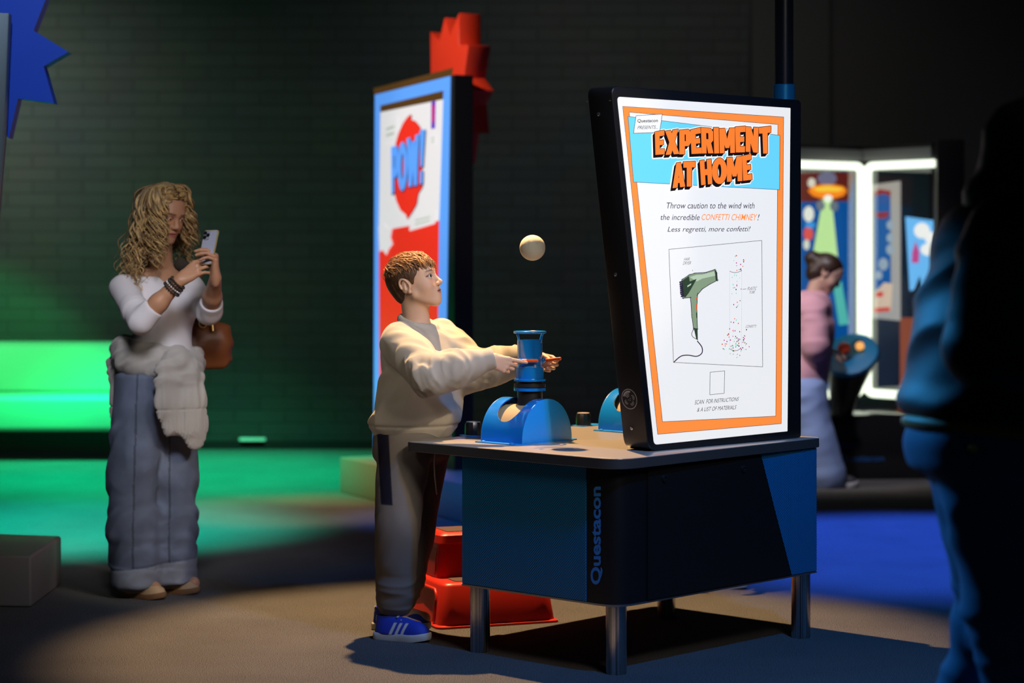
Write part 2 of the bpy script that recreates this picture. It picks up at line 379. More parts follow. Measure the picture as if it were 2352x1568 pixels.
# ------------------------------------------------------------------ blue domes with the air tubes
M_blue = mat('blue_gloss', (.005, .20, .72), .22, coat=.5)
M_blue2 = mat('blue_satin', (.01, .26, .78), .35)
M_rubber = mat('black_tube', (.02, .02, .02), .33)
M_sand = mat('tan_inner_tube', (.40, .30, .17), .7)
M_orange = mat('orange_handle', (.80, .10, .015), .32)
def dome(name, base, label):
    """half-cylinder cover: base = front-left foot of the arch, arch along uR, axis along uL"""
    d = thing(name, v3(base, TZ), label, 'air jet', 'blue air jets on the table')
    Wd, D, Hh, n = .272, .20, .152, 28
    o = v3(base, TZ+.004)
    arc = [(Wd/2-Wd/2*math.cos(PI*i/n), Hh*math.sin(PI*i/n)**.92) for i in range(n+1)]
    mb = MB()
    # curved skin with an oblong slot running over the top
    m = 14
    for i in range(n):
        for j in range(m):
            t = (i+.5)/n; s = (j+.5)/m
            if abs(s-.5) < .30 and (abs(t-.5) < .22 or ((abs(t-.5)-.22)/.13)**2+((s-.5)/.30)**2 < 1): continue
            q = []
            for a, b in ((i, j), (i+1, j), (i+1, j+1), (i, j+1)):
                q.append(o+uR3*arc[a][0]+Vector((0, 0, arc[a][1]))+uL3*(D*b/m))
            mb.face(q)
    bmesh.ops.remove_doubles(mb.bm, verts=mb.bm.verts, dist=1e-5)
    # straighten the slot rim a little
    be = [v for v in mb.bm.verts if v.is_boundary and .02 < (v.co-o).dot(uL3) < D-.02]
    for _ in range(4):
        new = {}
        for v in be:
            nb = [e.other_vert(v).co for e in v.link_edges if e.is_boundary]
            if len(nb) == 2: new[v] = v.co*.5+(nb[0]+nb[1])*.25
        for v, c in new.items(): v.co = c
    bmesh.ops.solidify(mb.bm, geom=mb.bm.faces, thickness=.004)
    mb.build('cover', M_blue, d, 1.0)
    mb = MB(); c_ = o+uR3*(Wd/2)
    mb.grid([[c_+uR3*((Wd/2-.022)*math.cos(PI*i/24))+Vector((0, 0, (Hh-.024)*math.sin(PI*i/24)))+uL3*(D*s_) for i in range(25)] for s_ in (.08, .92)], cap=True)
    mb.build('inner_drum', M_sand, d, 1.0)
    for k, nm in ((0, 'arch_plate'), (1, 'arch_plate')):
        c = o+uL3*(D*k)
        MB().prism([c+uR3*a+Vector((0, 0, b)) for a, b in arc], uL3*(-.004 if k == 0 else .004)).bevel(.0015, 2, .9).build(nm, M_blue2, d, .6)
    fl = rounded([(-.035, -.004), (Wd+.035, -.004), (Wd+.035, D+.004), (-.035, D+.004)], .012, 4)
    MB().prism([v3(base, TZ)+uR3*a+uL3*b for a, b in fl], (0, 0, .004)).build('flange', M_blue2, d)
    for a, b in ((-.02, .03), (Wd+.02, .03), (-.02, D-.03), (Wd+.02, D-.03)):
        MB().lathe(v3(base, TZ+.004)+uR3*a+uL3*b, [(.008, 0), (.008, .002), (.004, .004)], 12).build('bolt', M_blue2, d)
    return d
d1b = Vector((.033, 7.955))
jet1 = dome('air_jet', d1b, 'glossy blue half-round air jet in front of the boy, upright blue tube with orange handles')
c1_ = d1b+uR*.155+uL*.10
def air_tube(t, base, lean, handles=True):
    ax = Vector(lean).normalized(); B = Vector(base)
    k = Vector((1, 0, 0)); e1 = (k-ax*k.dot(ax)).normalized(); e2 = ax.cross(e1)
    at = lambda h, r=0, a=0: B+ax*h+(e1*math.cos(a)+e2*math.sin(a))*r
    MB().lathe(B, [(.0455, 0), (.0455, .15)], 40, ax).build('black_pipe', M_rubber, t, .8)
    MB().lathe(B, [(.046, .125), (.0575, .125), (.0575, .136), (.046, .136)], 40, ax).build('blue_ring', M_blue, t, .5)
    MB().lathe(B, [(.046, .138), (.057, .138), (.057, .150), (.048, .152), (.048, .160)], 40, ax).build('black_collar', M_rubber, t, .5)
    mb = MB()
    prof = [(.0575, .160), (.0575, .167), (.0505, .169), (.0505, .210), (.0455, .220), (.0455, .308), (.0415, .308), (.0415, .17)]
    mb.lathe(B, prof, 48, ax, cap=False); mb.build('nozzle', M_blue, t, .45)
    n = 48
    mb = MB(); mb.tube([at(.335, .055, 2*PI*i/n) for i in range(n+1)], .0048, 10, False); mb.build('catch_ring', M_blue, t, 3.2)
    for a in (.55, 2.6, 3.7, 5.75):
        MB().tube([at(.297, .0445, a), at(.309, .046, a), at(.335, .0545, a)], .0042, 8).build('strut', M_blue, t, 3.2)
    if handles:
        for a, dr in ((-2.35, 1), (-.05, -1)):
            hb = MB().sphere(at(.2345, .047, a), .0105, 16, 10).build('handle_boss', M_blue, t, 3.2)
    return t
B1 = v3(c1_, TZ+.055)
tube1 = air_tube(jet1, B1, (0, 0, 1))
# its two orange handles: the near one passes in front of the nozzle, the far one points right
HZ = B1.z+.218-.006
near0, near1 = W(1176, 828, B1.y-.062), W(1236, 828, B1.y-.066)
mb = MB(); mb.tube([near0, near0.lerp(near1, .05), near0.lerp(near1, .95), near1, near1+Vector((.0015, 0, 0))], [.005, .0062, .0062, .0055, .003], 14)
mb.build('handle', M_orange, tube1, 1.0)['label'] = 'orange grip rod'
far0, far1 = W(1253, 828, B1.y+.01), W(1285, 823, B1.y-.01)
mb = MB(); mb.tube([far0, far0.lerp(far1, .6), far1], [.0075, .0065, .005], 14); mb.sphere(W(1286, 823.5, B1.y-.01), .0062, 14, 10)
mb.build('handle', M_orange, tube1, 1.0)['label'] = 'orange grip rod with ball end'
d2b = Vector((.473, 8.475))
jet2 = dome('air_jet', d2b, 'blue half-round air jet half hidden behind the lit sign')
c2_ = d2b+uR*.136+uL*.10
air_tube(jet2, v3(c2_, TZ+.055), (0, 0, 1))
# floating ball
o = MB().sphere(W(1223, 569, 8.1), .0462, 40, 28).build('foam_ball', mat('cream_foam', (.80, .78, .66), .8, bump=.25, bscale=160), None, 3.2)
tag(o, 'cream foam ball floating in the air above the blue tube', 'ball')
# knobs
def knob(px, py, Y, rad, h, label, flip):
    b = W(px, py, Y); b.z = TZ
    k = None
    pl = rounded([(-rad*1.4, -rad*1.1), (rad*3.2, -rad*1.1), (rad*3.2, rad*1.1), (-rad*1.4, rad*1.1)], .012, 4)
    n = 12; mb = MB()
    rings = []
    for z, r in ((.003, rad), (.003+h*.82, rad*.98), (.003+h*.92, rad*.9), (.003+h, rad*.86)):
        rings.append([b+Vector((r*(1-.04*(i % 2))*math.cos(PI*i/n), r*(1-.04*(i % 2))*math.sin(PI*i/n), z)) for i in range(2*n)])
    mb.grid(rings); k = mb.build('control_knob', M_black_satin, table, .5); k['label'] = label
    MB().prism([b+uR3*a*flip+uL3*c for a, c in pl], (0, 0, .003)).build('base_plate', M_blue2, k)
    MB().lathe(b+Vector((0, 0, .003+h)), [(rad*.8, 0), (rad*.8, .002), (rad*.5, .0025)], 24).build('cap', mat('knob_cap', (.45, .42, .42), .35), k)
knob(1087, 999, 8.37, .032, .047, 'black knob on the table edge beside the boy', 1)
knob(1340, 977, 8.84, .030, .046, 'black knob behind the blue cover next to the sign', 1)

# ------------------------------------------------------------------ the lit sign
sA = Vector((.464, 7.69)); sB = Vector((1.056, 8.27)); su = (sB-sA).normalized()
SP = Plane(v3(sA, TZ), v3(su, 0))          # normal points to the viewer's right-front
sign = thing('lit_sign', v3((sA+sB)/2, TZ), 'tall black framed lit sign headed EXPERIMENT AT HOME standing on the table', 'sign')
pTL, pTR, pBR, pBL = SP.px(1404, 200), SP.px(1841, 227), SP.px(1841, 1004), SP.px(1490, 1038)
zt = (pTL[1]+pTR[1])/2
out = rounded([(pBL[0], .001), (pBR[0], .001), (pBR[0], zt), (pTL[0], zt)], [.045, .012, .02, .035], 7)
TH = .115
MB().prism([SP.pt(a, b, -TH) for a, b in out], SP.n*TH).bevel(.006, 3, .6).build('case', mat('sign_case_black', (.009, .009, .010), .34, bump=.04, bscale=800), sign, .5)
M_lit = glow('sign_white', (.80, .80, .79), 1.0)
M_sorange = glow('sign_orange', srgb(255, 140, 62), 1.0); M_sblue = glow('sign_blue', srgb(104, 208, 246), 1.0)
M_sink = glow('sign_ink', srgb(42, 26, 66), .8); M_sblack = glow('sign_black', srgb(22, 16, 22), .8); M_sred = glow('sign_letter_orange', srgb(250, 126, 48), 1.0)
lit = rounded([SP.px(*p) for p in ((1502, 1021), (1808, 990), (1815, 248), (1417, 222))], [.016, .003, .003, .016], 5)
MB().prism([SP.pt(a, b, .0002) for a, b in lit], SP.n*.0012).build('lit_panel', M_lit, sign, None)
def spoly(mb, pts, off):
    mb.face([SP.at(x, y, off) for x, y in pts])
def sline(mb, a, b, wpx, off):
    a, b = Vector(a), Vector(b); d = (b-a).normalized(); n = Vector((-d.y, d.x))*wpx/2
    spoly(mb, [a+n, b+n, b-n, a-n], off)
C1 = lambda x, y: (1320+x/4.127, 180+y/4.127)
C2 = lambda x, y: (1400+x/3.015, 540+y/3.015)
# orange border
O = [C1(450, 265), C1(1977, 366), C2(1186, 1304), C2(330, 1378)]
I = [C1(512, 320), C1(1922, 437), C2(1148, 1252), C2(364, 1291)]
mb = MB()
for i in range(4): spoly(mb, [O[i], O[(i+1) % 4], I[(i+1) % 4], I[i]], .0018)
mb.mi = 1
for q in (O, I):
    for i in range(4): sline(mb, q[i], q[(i+1) % 4], .9, .0021)
mb.build('orange_border', [M_sorange, M_sink], sign, None, False)
# blue banner
mb = MB(); bq = [C1(500, 360), C1(1940, 540), C1(1937, 1055), C1(552, 982)]
spoly(mb, bq, .0024); mb.mi = 1
for i in range(4): sline(mb, bq[i], bq[(i+1) % 4], .9, .0026)
mb.build('blue_banner', [M_sblue, M_sink], sign, None, False)
# heading
rowA = [('E', (752, 508), (842, 490), (845, 718), (758, 725)), ('X', (850, 500), (975, 480), (985, 715), (855, 725)), ('P', (985, 490), (1092, 480), (1098, 718), (985, 720)),
 ('E', (1090, 487), (1185, 465), (1195, 712), (1100, 716)), ('R', (1190, 465), (1303, 475), (1308, 710), (1196, 712)), ('I', (1308, 465), (1358, 465), (1362, 710), (1315, 712)),
 ('M', (1363, 475), (1512, 470), (1512, 705), (1368, 710)), ('E', (1514, 460), (1612, 452), (1606, 700), (1520, 702)), ('N', (1614, 458), (1735, 465), (1732, 705), (1614, 695)), ('T', (1737, 465), (1853, 452), (1850, 710), (1752, 714)),
 ('A', (930, 805), (1025, 790), (1040, 1025), (920, 1040)), ('T', (1022, 790), (1137, 785), (1130, 1025), (1026, 1025)), ('H', (1177, 778), (1287, 762), (1297, 1000), (1192, 1012)),
 ('O', (1292, 752), (1437, 752), (1437, 1002), (1292, 1002)), ('M', (1434, 750), (1578, 738), (1582, 972), (1436, 980)), ('E', (1578, 735), (1665, 715), (1675, 960), (1590, 970))]
mb = MB()
polys = []
for ch, *q in rowA: polys += glyph_polys(ch, [C1(*p) for p in q])
def shifted(polys, dx, dy, off):
    for p in polys: spoly(mb, [(v[0]+dx, v[1]+dy) for v in p], off)
mb.mi = 2
for k in range(10): shifted(polys, 3.4*math.cos(k*PI/5), 3.4*math.sin(k*PI/5), .0029)
for k in range(10): shifted(polys, -5+3*math.cos(k*PI/5), 7+3*math.sin(k*PI/5), .0029)
mb.mi = 1
for k in range(8): shifted(polys, 1.3*math.cos(k*PI/4), 1.3*math.sin(k*PI/4), .0033)
for k in range(1, 6): shifted(polys, -1.0*k, 1.4*k, .0033)
mb.mi = 0; shifted(polys, 0, 0, .0037)
mb.build('heading', [M_sred, M_sblack, M_lit], sign, None, False)['label'] = 'orange comic lettering EXPERIMENT AT HOME'
# small tag: Questacon presents...
mb = MB(); q = [C1(575, 353), C1(824, 338), C1(798, 512), C1(551, 520)]; spoly(mb, q, .0030); mb.mi = 1
for i in range(4): sline(mb, q[i], q[(i+1) % 4], 1.0, .0033)
lettering(mb, 'Questacon', SP, [C1(588, 386), C1(782, 382), C1(780, 420), C1(586, 424)], .0033, 0, .012)
lettering(mb, 'PRESENTS...', SP, [C1(590, 450), C1(785, 445), C1(780, 478), C1(586, 482)], .0033, .25, -.004)
mb.build('presenter_tag', [M_lit, M_sblack], sign, None, False)
# the three lines
mb = MB()
tx = lambda s, q, off=.0020, **k: lettering(mb, s, SP, [C1(*p) for p in q], off, **k)
cap = (-.21, .73)
tx('Throw caution to the wind with', [(868, 1172), (1700, 1172), (1700, 1246), (868, 1246)], shear=.22, bold=-.002, cap=(-.17, .73))
mb.build('slogan_line', M_sink, sign, None, False); mb = MB()
tx('the incredible', [(810, 1284), (1180, 1284), (1180, 1342), (810, 1340)], shear=.22, bold=-.002, cap=(0, .73))
mb.build('slogan_line', M_sink, sign, None, False); mb = MB()
tx('Less regretti, more confetti!', [(878, 1402), (1664, 1398), (1656, 1462), (876, 1466)], shear=.22, bold=-.002, cap=(-.2, .73))
mb.build('slogan_line', M_sink, sign, None, False)
mb = MB()
tx('CONFETTI CHIMNEY', [(1200, 1286), (1728, 1284), (1722, 1346), (1198, 1342)], shear=.22, bold=.003)
mb.mi = 1
tx('!', [(1732, 1286), (1748, 1286), (1744, 1345), (1728, 1345)], shear=.22)
mb.build('slogan_highlight', [M_sorange, M_sink], sign, None, False)['label'] = 'orange words CONFETTI CHIMNEY'
# picture: hair dryer and confetti tube
M_dg = glow('dryer_green', srgb(132, 152, 122), 1.0); M_dd = glow('dryer_dark', srgb(48, 66, 50), 1.0); M_dl = glow('dryer_light', srgb(178, 196, 168), 1.0)
M_dr = glow('dryer_red', srgb(226, 78, 40), 1.0); M_cy = glow('confetti_green', srgb(110, 214, 178), 1.0); M_cm = glow('confetti_magenta', srgb(178, 40, 130), 1.0); M_tube = glow('tube_line', srgb(190, 190, 205), 1.0)
mb = MB(); pic = [C2(408, 98), C2(1051, 36), C2(1058, 911), C2(440, 880)]
for i in range(4): sline(mb, pic[i], pic[(i+1) % 4], .9, .0020)
def curve2(pts, n=10):
    P = [Vector(p) for p in pts]; o = []
    for i in range(len(P)-1):
        p0, p1, p2, p3 = P[max(i-1, 0)], P[i], P[i+1], P[min(i+2, len(P)-1)]
        for j in range(n):
            t = j/n; o.append(.5*((2*p1)+(p2-p0)*t+(2*p0-5*p1+4*p2-p3)*t*t+(3*p1-p0-3*p2+p3)*t**3))
    return o+[P[-1]]
def stroke(pts, wpx, off, smooth=True):
    c = curve2([C2(*p) for p in pts]) if smooth else [Vector(C2(*p)) for p in pts]
    for a, b in zip(c[:-1], c[1:]):
        if (b-a).length > 1e-6: sline(mb, a-(b-a)*.15, b+(b-a)*.15, wpx, off)
def blob(pts, off, n=6):
    c = curve2([C2(*p) for p in pts]+[C2(*pts[0])], n)[:-1]
    k = sum(c, Vector((0, 0)))/len(c); spoly(mb, c, off)
bodyp = [(500, 306), (548, 274), (590, 262), (660, 258), (724, 238), (740, 262), (744, 312), (690, 340), (640, 372), (606, 412), (602, 500), (604, 600), (606, 648), (578, 644), (566, 560), (560, 470), (556, 432), (506, 436), (488, 400), (486, 340)]
mb.mi = 1; mb2 = [C2(*p) for p in bodyp]; spoly(mb, mb2, .0022)
mb.mi = 0; stroke(bodyp+[bodyp[0]], 1.3, .0024, False)
mb.mi = 3; spoly(mb, [C2(*p) for p in ((552, 290), (600, 274), (640, 272), (722, 250), (730, 280), (640, 300), (600, 320))], .0024)
mb.mi = 2
spoly(mb, [C2(*p) for p in ((502, 312), (546, 282), (552, 320), (600, 302), (575, 348), (545, 400), (520, 432), (500, 420), (490, 360))], .0025)
spoly(mb, [C2(*p) for p in ((724, 240), (736, 242), (744, 312), (732, 320))], .0025)
spoly(mb, [C2(*p) for p in ((580, 644), (606, 650), (608, 730), (596, 716))], .0025)
mb.mi = 3; spoly(mb, [C2(*p) for p in ((534, 350), (562, 332), (560, 344), (536, 360))], .0027)
mb.mi = 0
for k in range(8): spoly(mb, [C2(478+k*1.5+a, 322+k*14+b) for a, b in ((0, 0), (22, -6), (24, 4), (2, 9))], .0027)
mb.mi = 4
spoly(mb, [C2(*p) for p in ((596, 434), (606, 432), (606, 446), (596, 446))], .0027); spoly(mb, [C2(*p) for p in ((595, 478), (604, 476), (604, 520), (596, 518))], .0027)
mb.mi = 2; spoly(mb, [C2(*p) for p in ((595, 536), (604, 534), (604, 576), (597, 572))], .0027)
mb.mi = 0
stroke([(604, 732), (636, 775), (636, 815), (600, 838), (540, 830), (490, 838), (440, 880)], 2.2, .0024)
stroke([(582, 640), (566, 680), (574, 704), (604, 722)], 1.2, .0026)
mb.mi = 7
stroke([(828, 250), (828, 500), (826, 780)], .7, .0022); stroke([(912, 244), (912, 500), (908, 770)], .7, .0022)
mb.mi = 0
stroke([(829, 248), (850, 257), (880, 257), (911, 246)], .9, .0023); stroke([(890, 238), (908, 240), (911, 248)], .9, .0023); stroke([(828, 784), (850, 798), (885, 796), (908, 778)], .9, .0023)
stroke([(570, 240), (572, 247)], 1, .0023); stroke([(918, 374), (944, 371)], .8, .0023)
rnd = random.Random(3)
for i in range(120):
    if i < 26: x, y = rnd.gauss(872, 14), rnd.uniform(262, 640)
    elif i < 40: x, y = rnd.gauss(890, 34), rnd.uniform(140, 260)
    else: x, y = rnd.gauss(868, 46), rnd.gauss(745, 44)
    mb.mi = rnd.choice((0, 6, 0, 4, 5, 6, 5)); r = rnd.uniform(3.0, 5.0)
    spoly(mb, [C2(x+r*.8*math.cos(a*PI/4), y+r*1.15*math.sin(a*PI/4)) for a in range(8)], .0023+i*2e-6)
mb.mi = 0
for s, x0, x1, y0, y1 in (('HAIR', 512, 550, 156, 176), ('DRYER', 506, 560, 182, 204), ('PLASTIC', 952, 1016, 358, 380), ('TUBE', 964, 1004, 386, 404), ('CONFETTI', 940, 1012, 622, 641)):
    lettering(mb, s, SP, [C2(x0+3, y0), C2(x1+3, y0-2), C2(x1-2, y1-2), C2(x0-2, y1)], .0023, .2, -.008)
mb.build('illustration', [M_sink, M_dg, M_dd, M_dl, M_dr, M_cy, M_cm, M_tube], sign, None, False)['label'] = 'drawing of a hair dryer and a tube of confetti'
mb = MB()
lettering(mb, 'SCAN  FOR INSTRUCTIONS', SP, [C2(588, 1142), C2(894, 1120), C2(890, 1146), C2(586, 1172)], .0020, .22, -.004)
lettering(mb, '& A LIST OF MATERIALS', SP, [C2(606, 1194), C2(877, 1176), C2(873, 1204), C2(603, 1222)], .0020, .22, -.004)
q = [C2(694, 948), C2(795, 939), C2(791, 1094), C2(691, 1104)]
for i in range(4): sline(mb, q[i], q[(i+1) % 4], .9, .0020)
mb.build('footer', M_sink, sign, None, False)
# side face: screws and round emblem
e0, e1 = SP.pt(pBL[0], 0), SP.pt(pTL[0], zt)
EP = Plane(SP.pt(pBL[0], 0, -TH), SP.n, (e1-e0))
M_screw = mat('screw_metal', (.6, .6, .6), .3, metal=1)
for px, py in ((1375, 262), (1414, 630), (1451, 983)):
    MB().lathe(EP.at(px, py), [(.0062, 0), (.0062, .002), (.004, .0035), (.002, .0035), (.002, .002)], 16, EP.n).build('screw', M_screw, sign)
mb = MB(); em = Vector(EP.px(1446, 916)); mb.mi = 1
def edisc(r0, r1, a0, a1, off, n=32, c=(0, 0)):
    for i in range(n):
        t0, t1 = a0+(a1-a0)*i/n, a0+(a1-a0)*(i+1)/n
        mb.face([EP.pt(em.x+c[0]+r*math.cos(t), em.y+c[1]+r*math.sin(t), off) for r, t in ((r0, t0), (r1, t0), (r1, t1), (r0, t1))])
edisc(0, .033, 0, 2*PI, .0008); mb.mi = 0
edisc(.033, .0355, 0, 2*PI, .0012)
for r in (.009, .014, .019): edisc(r, r+.0022, 1.5, 2.7, .0014, 12)
edisc(.023, .029, 1.3, 2.8, .0013, 14)
for a in (.35, 2.9+.9, 5.4):
    c = (.017*math.cos(a), .017*math.sin(a)); edisc(.007, .0085, a-1.9, a+1.9, .0014, 14, c); edisc(.002, .004, a-2, a+2, .0014, 10, c)
    edisc(0, .0016, 0, 6.3, .0014, 6, (c[0]*.3, c[1]*.3))
mb.build('emblem', [mat('emblem_white', (.55, .55, .58), .5), M_black], sign, None, False)['label'] = 'round white line emblem'
M_clip = mat('brass_clip', (.7, .6, .2), .3, metal=.8)
for px, py in ((1348, 233), (1401, 231)): MB().box(EP.at(px, py, .001), (.006, .002, .002), EP.u, EP.v, EP.n).build('seam_clip', M_clip, sign)
# pole rising from the sign's right end to the ceiling
ps = SP.pt(pBR[0]-.03, zt, -TH/2)
pole = thing('cable_pole', ps, 'black pole rising from the right end of the lit sign to the ceiling', 'pole')
MB().lathe(ps, [(.034, .05), (.034, 5.0-ps.z)], 28).build('shaft', M_black_satin, pole)
MB().lathe(ps, [(.038, 0), (.040, .002), (.040, .056), (.038, .058)], 32).build('collar', mat('teal_collar', (.02, .28, .48), .3, metal=.6), pole)
# ------------------------------------------------------------------ red burst kiosk behind the boy
M_plinth = mat('pale_plinth', (.24, .24, .22), .5, bump=.05, bscale=300)
k0, k1 = Vector((-1.008, 13.24)), Vector((-.262, 11.74)); kd = (k1-k0).normalized()
kn = Vector((-kd.y, kd.x)); kn = -kn if kn.x > 0 else kn          # towards the viewer's left
kio = thing('video_kiosk', (-.3, 12.9, 0), 'tall kiosk with blue bordered POW! screen and red jagged burst behind the boy', 'kiosk')
pb = k0-kn*1.0; k1b = k1-kn*1.0
MB().prism([v3(k0, 0), v3(k1, 0), v3(k1b, 0), v3(pb, 0)], (0, 0, .205)).bevel(.008, 2, .6).build('plinth', M_plinth, kio)
kc = k0-kn*.25
KP = Plane(v3(kc, 0), v3(kd, 0)); 
if KP.n.x > 0: KP = Plane(v3(kc, 0), -v3(kd, 0))
ka, kb = KP.px(858, 600)[0], KP.px(1043, 600)[0]
KH = 2.375
def kpanel(pts, off, th, m, name, sm=.6):
    return MB().prism([KP.pt(a, b, off) for a, b in pts], KP.n*th).build(name, m, kio, sm)
kpanel([(ka, .2), (kb, .2), (kb, KH), (ka, KH)], -.115, .113, mat('kiosk_black', (.012, .012, .014), .45), 'cabinet')
M_kblue = glow('screen_border_blue', srgb(92, 158, 246), .95); M_kwhite = glow('screen_white', srgb(226, 224, 226), .92); M_kred = glow('screen_red', srgb(236, 46, 30), .9)
M_kbrown = glow('screen_and_bezel_brown', srgb(84, 56, 22), .9); M_kdark = glow('screen_dark', srgb(40, 28, 60), .8); M_kpurple = glow('screen_purple', srgb(98, 44, 190), .9); M_kpink = glow('screen_pink', srgb(214, 30, 110), .9)
C5 = lambda x, y: (840+x/2.903, y/2.903)
C6 = lambda x, y: (870+x/4.9, 240+y/4.9)
def kpoly(mb, pts, off): mb.face([KP.at(x, y, off) for x, y in pts])
mb = MB(); kpoly(mb, [C5(52, 590), C5(584, 452), C5(576, 506), C5(58, 634)], .001); mb.build('glowing_top_bezel', M_kbrown, kio, None)  # brown frame strip above the screen, made to glow to stay visible
mb = MB(); kpoly(mb, [C5(62, 632), C5(568, 506), (1021, 1090), (858.8, 1090)], .0015); mb.build('screen_border', M_kblue, kio, None)
mb = MB(); kpoly(mb, [C5(102, 704), C5(522, 604), C5(520, 662), C5(102, 748)], .004); mb.build('title_bar', M_kbrown, kio, None)
mb = MB(); kpoly(mb, [C5(102, 748), C5(520, 662), C5(494, 1470), C5(92, 1540)], .004); mb.build('screen_page', M_kwhite, kio, None)
mb = MB(); kpoly(mb, [C5(92, 1540), C5(494, 1470), (1004, 1090), (874, 1090)], .004); mb.build('screen_lower', M_kred, kio, None)
mb = MB()
bub = [C6(*p) for p in ((380, 110), (376, 172), (430, 190), (470, 240), (495, 290), (500, 600), (505, 930), (460, 1000), (440, 1120), (390, 1210), (335, 1290), (320, 1240), (260, 1190), (215, 1090), (192, 1000), (190, 700), (205, 440), (235, 330), (290, 210), (340, 140))]
for dx, dy in ((1.2, 1), (-.8, -.6)): mb.mi = 1; kpoly(mb, [(x+dx, y+dy) for x, y in bub], .007)
mb.mi = 0; kpoly(mb, bub, .009)
pq = [('P', (165, 480), (245, 455), (235, 985), (170, 1005)), ('O', (236, 425), (350, 410), (350, 960), (236, 985)), ('W', (340, 385), (480, 330), (480, 905), (340, 930)), ('!', (488, 290), (548, 280), (530, 890), (478, 895))]
pp = []
for ch, *q in pq: pp += glyph_polys(ch, [C6(*p) for p in q])
mb.mi = 1
for k in range(8):
    for p in pp: kpoly(mb, [(v[0]+.3+1.4*math.cos(k*PI/4), v[1]+2+1.6*math.sin(k*PI/4)) for v in p], .012)
mb.mi = 2
for p in pp: kpoly(mb, [tuple(v) for v in p], .015)
mb.build('burst_picture', [M_kred, M_kdark, M_kblue], kio, None, False)['label'] = 'red splash with blue lettering POW!'
mb = MB()
kpoly(mb, [C5(445, 680), C5(474, 672), C5(470, 855), C5(444, 860)], .007); mb.mi = 1; kpoly(mb, [C5(453, 700), C5(468, 696), C5(466, 815), C5(452, 818)], .009)
mb.build('stripe_logo', [M_kpurple, M_kpink], kio, None, False)
for q in ([C5(128, 812), C5(222, 770), C5(214, 935), C5(124, 960)], [C5(305, 1440), C5(476, 1400), C5(470, 1490), C5(298, 1540)], [C5(440, 892), C5(476, 886), C5(474, 968), C5(438, 972)]):
    mb = MB(); kpoly(mb, q, .007); mb.mi = 1
    a, b, c, d = [Vector(p) for p in q]
    for t in (.35, .62): kpoly(mb, [a.lerp(d, t).lerp(b.lerp(c, t), .22), a.lerp(d, t).lerp(b.lerp(c, t), .8), a.lerp(d, t+.1).lerp(b.lerp(c, t+.1), .8), a.lerp(d, t+.1).lerp(b.lerp(c, t+.1), .22)], .009)
    mb.build('caption_box', [M_kwhite, glow('caption_grey_green', srgb(170, 185, 165), .9)], kio, None, False)
mb = MB(); wp = [(872, 520), (884, 512), (893, 525), (904, 522), (900, 545), (905, 560), (896, 572), (890, 586), (882, 574), (874, 578)]
kpoly(mb, wp, .0075); mb.build('white_splash', M_kwhite, kio, None, False)
# red burst, thick foam board behind the screen
bp = [C5(*p) for p in ((432, 520), (428, 210), (487, 278), (525, 115), (558, 243), (620, 84), (620, 300), (684, 298), (652, 520), (706, 600), (660, 690), (676, 885), (612, 885), (582, 1092), (470, 1000), (440, 800))]
BP = Plane(KP.pt(0, 0, -.14), KP.u)
MB().prism([BP.at(x, y, 0) for x, y in bp], -BP.n*.14).bevel(.006, 2, .4).build('burst_board', mat('red_board', (.80, .045, .015), .45), kio)['label'] = 'red jagged burst cut-out'

# ------------------------------------------------------------------ kiosk at the left edge of the picture, blue burst
lk = thing('info_kiosk', (-2.4, 8.95, 0), 'dark kiosk panel with big blue jagged burst at the left edge', 'kiosk')
lp = [W(72, 1275, 8.93), W(-240, 1262, 8.93)]
MB().prism([Vector((-1.896, 8.93, 0)), Vector((-1.90, 9.55, 0)), Vector((-3.2, 9.9, 0)), Vector((-3.2, 9.1, 0))], (0, 0, .206)).bevel(.012, 3, .6).build('plinth', mat('grey_plinth', (.20, .19, .18), .5), lk)
LP_ = Plane((-2.0, 9.25, 0), (1, .06, 0))
MB().prism([LP_.at(*p) for p in ((21, 30), (-160, 22), (-160, 1250), (-30, 1250), (-6, 500), (9, 318))], -LP_.n*.07).bevel(.004, 2, .6).build('panel', mat('grey_panel', (.10, .12, .12), .4), lk)
LB = Plane((-2.0, 9.36, 0), (1, .05, 0))
mb = MB(); mb.prism([LB.at(x, y) for x, y in ((-160, -120), (60, -150), (112, -20), (77, 70), (157, 119), (100, 152), (124, 237), (41, 226), (20, 317), (-40, 260), (-100, 300), (-160, 200))], -LB.n*.10)
mb.build('burst_board', mat('blue_board', (.008, .075, .62), .5), lk)['label'] = 'blue jagged burst cut-out'

# ------------------------------------------------------------------ green-lit bench, wall plate
bn = thing('upholstered_bench', (-4.1, 15.6, 0), 'long upholstered bench against the brick wall, washed in green light', 'bench')
M_seat = mat('green_lit_upholstery', (.22, .60, .38), .6, bump=.1, bscale=150)  # green light on the cloth is partly put into this base colour
bx0, bx1 = -6.2, -2.55; bw = bx1-bx0; bm_ = (bx0+bx1)/2
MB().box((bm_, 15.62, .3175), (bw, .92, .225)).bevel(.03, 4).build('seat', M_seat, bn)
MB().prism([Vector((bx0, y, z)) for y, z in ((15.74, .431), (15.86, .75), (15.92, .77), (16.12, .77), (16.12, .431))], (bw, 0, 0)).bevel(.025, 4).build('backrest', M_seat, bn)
MB().box((bm_, 15.80, .102), (bw-.1, .50, .203)).build('base', M_black, bn)
o = MB().box(W(580, 1016, WY-.012), (.19, .024, .066)).bevel(.008, 2).build('wall_plate', mat('pale_plate', (.85, .88, .85), .4))
tag(o, 'small pale plate low on the back wall in green light, right of the woman', 'wall plate')

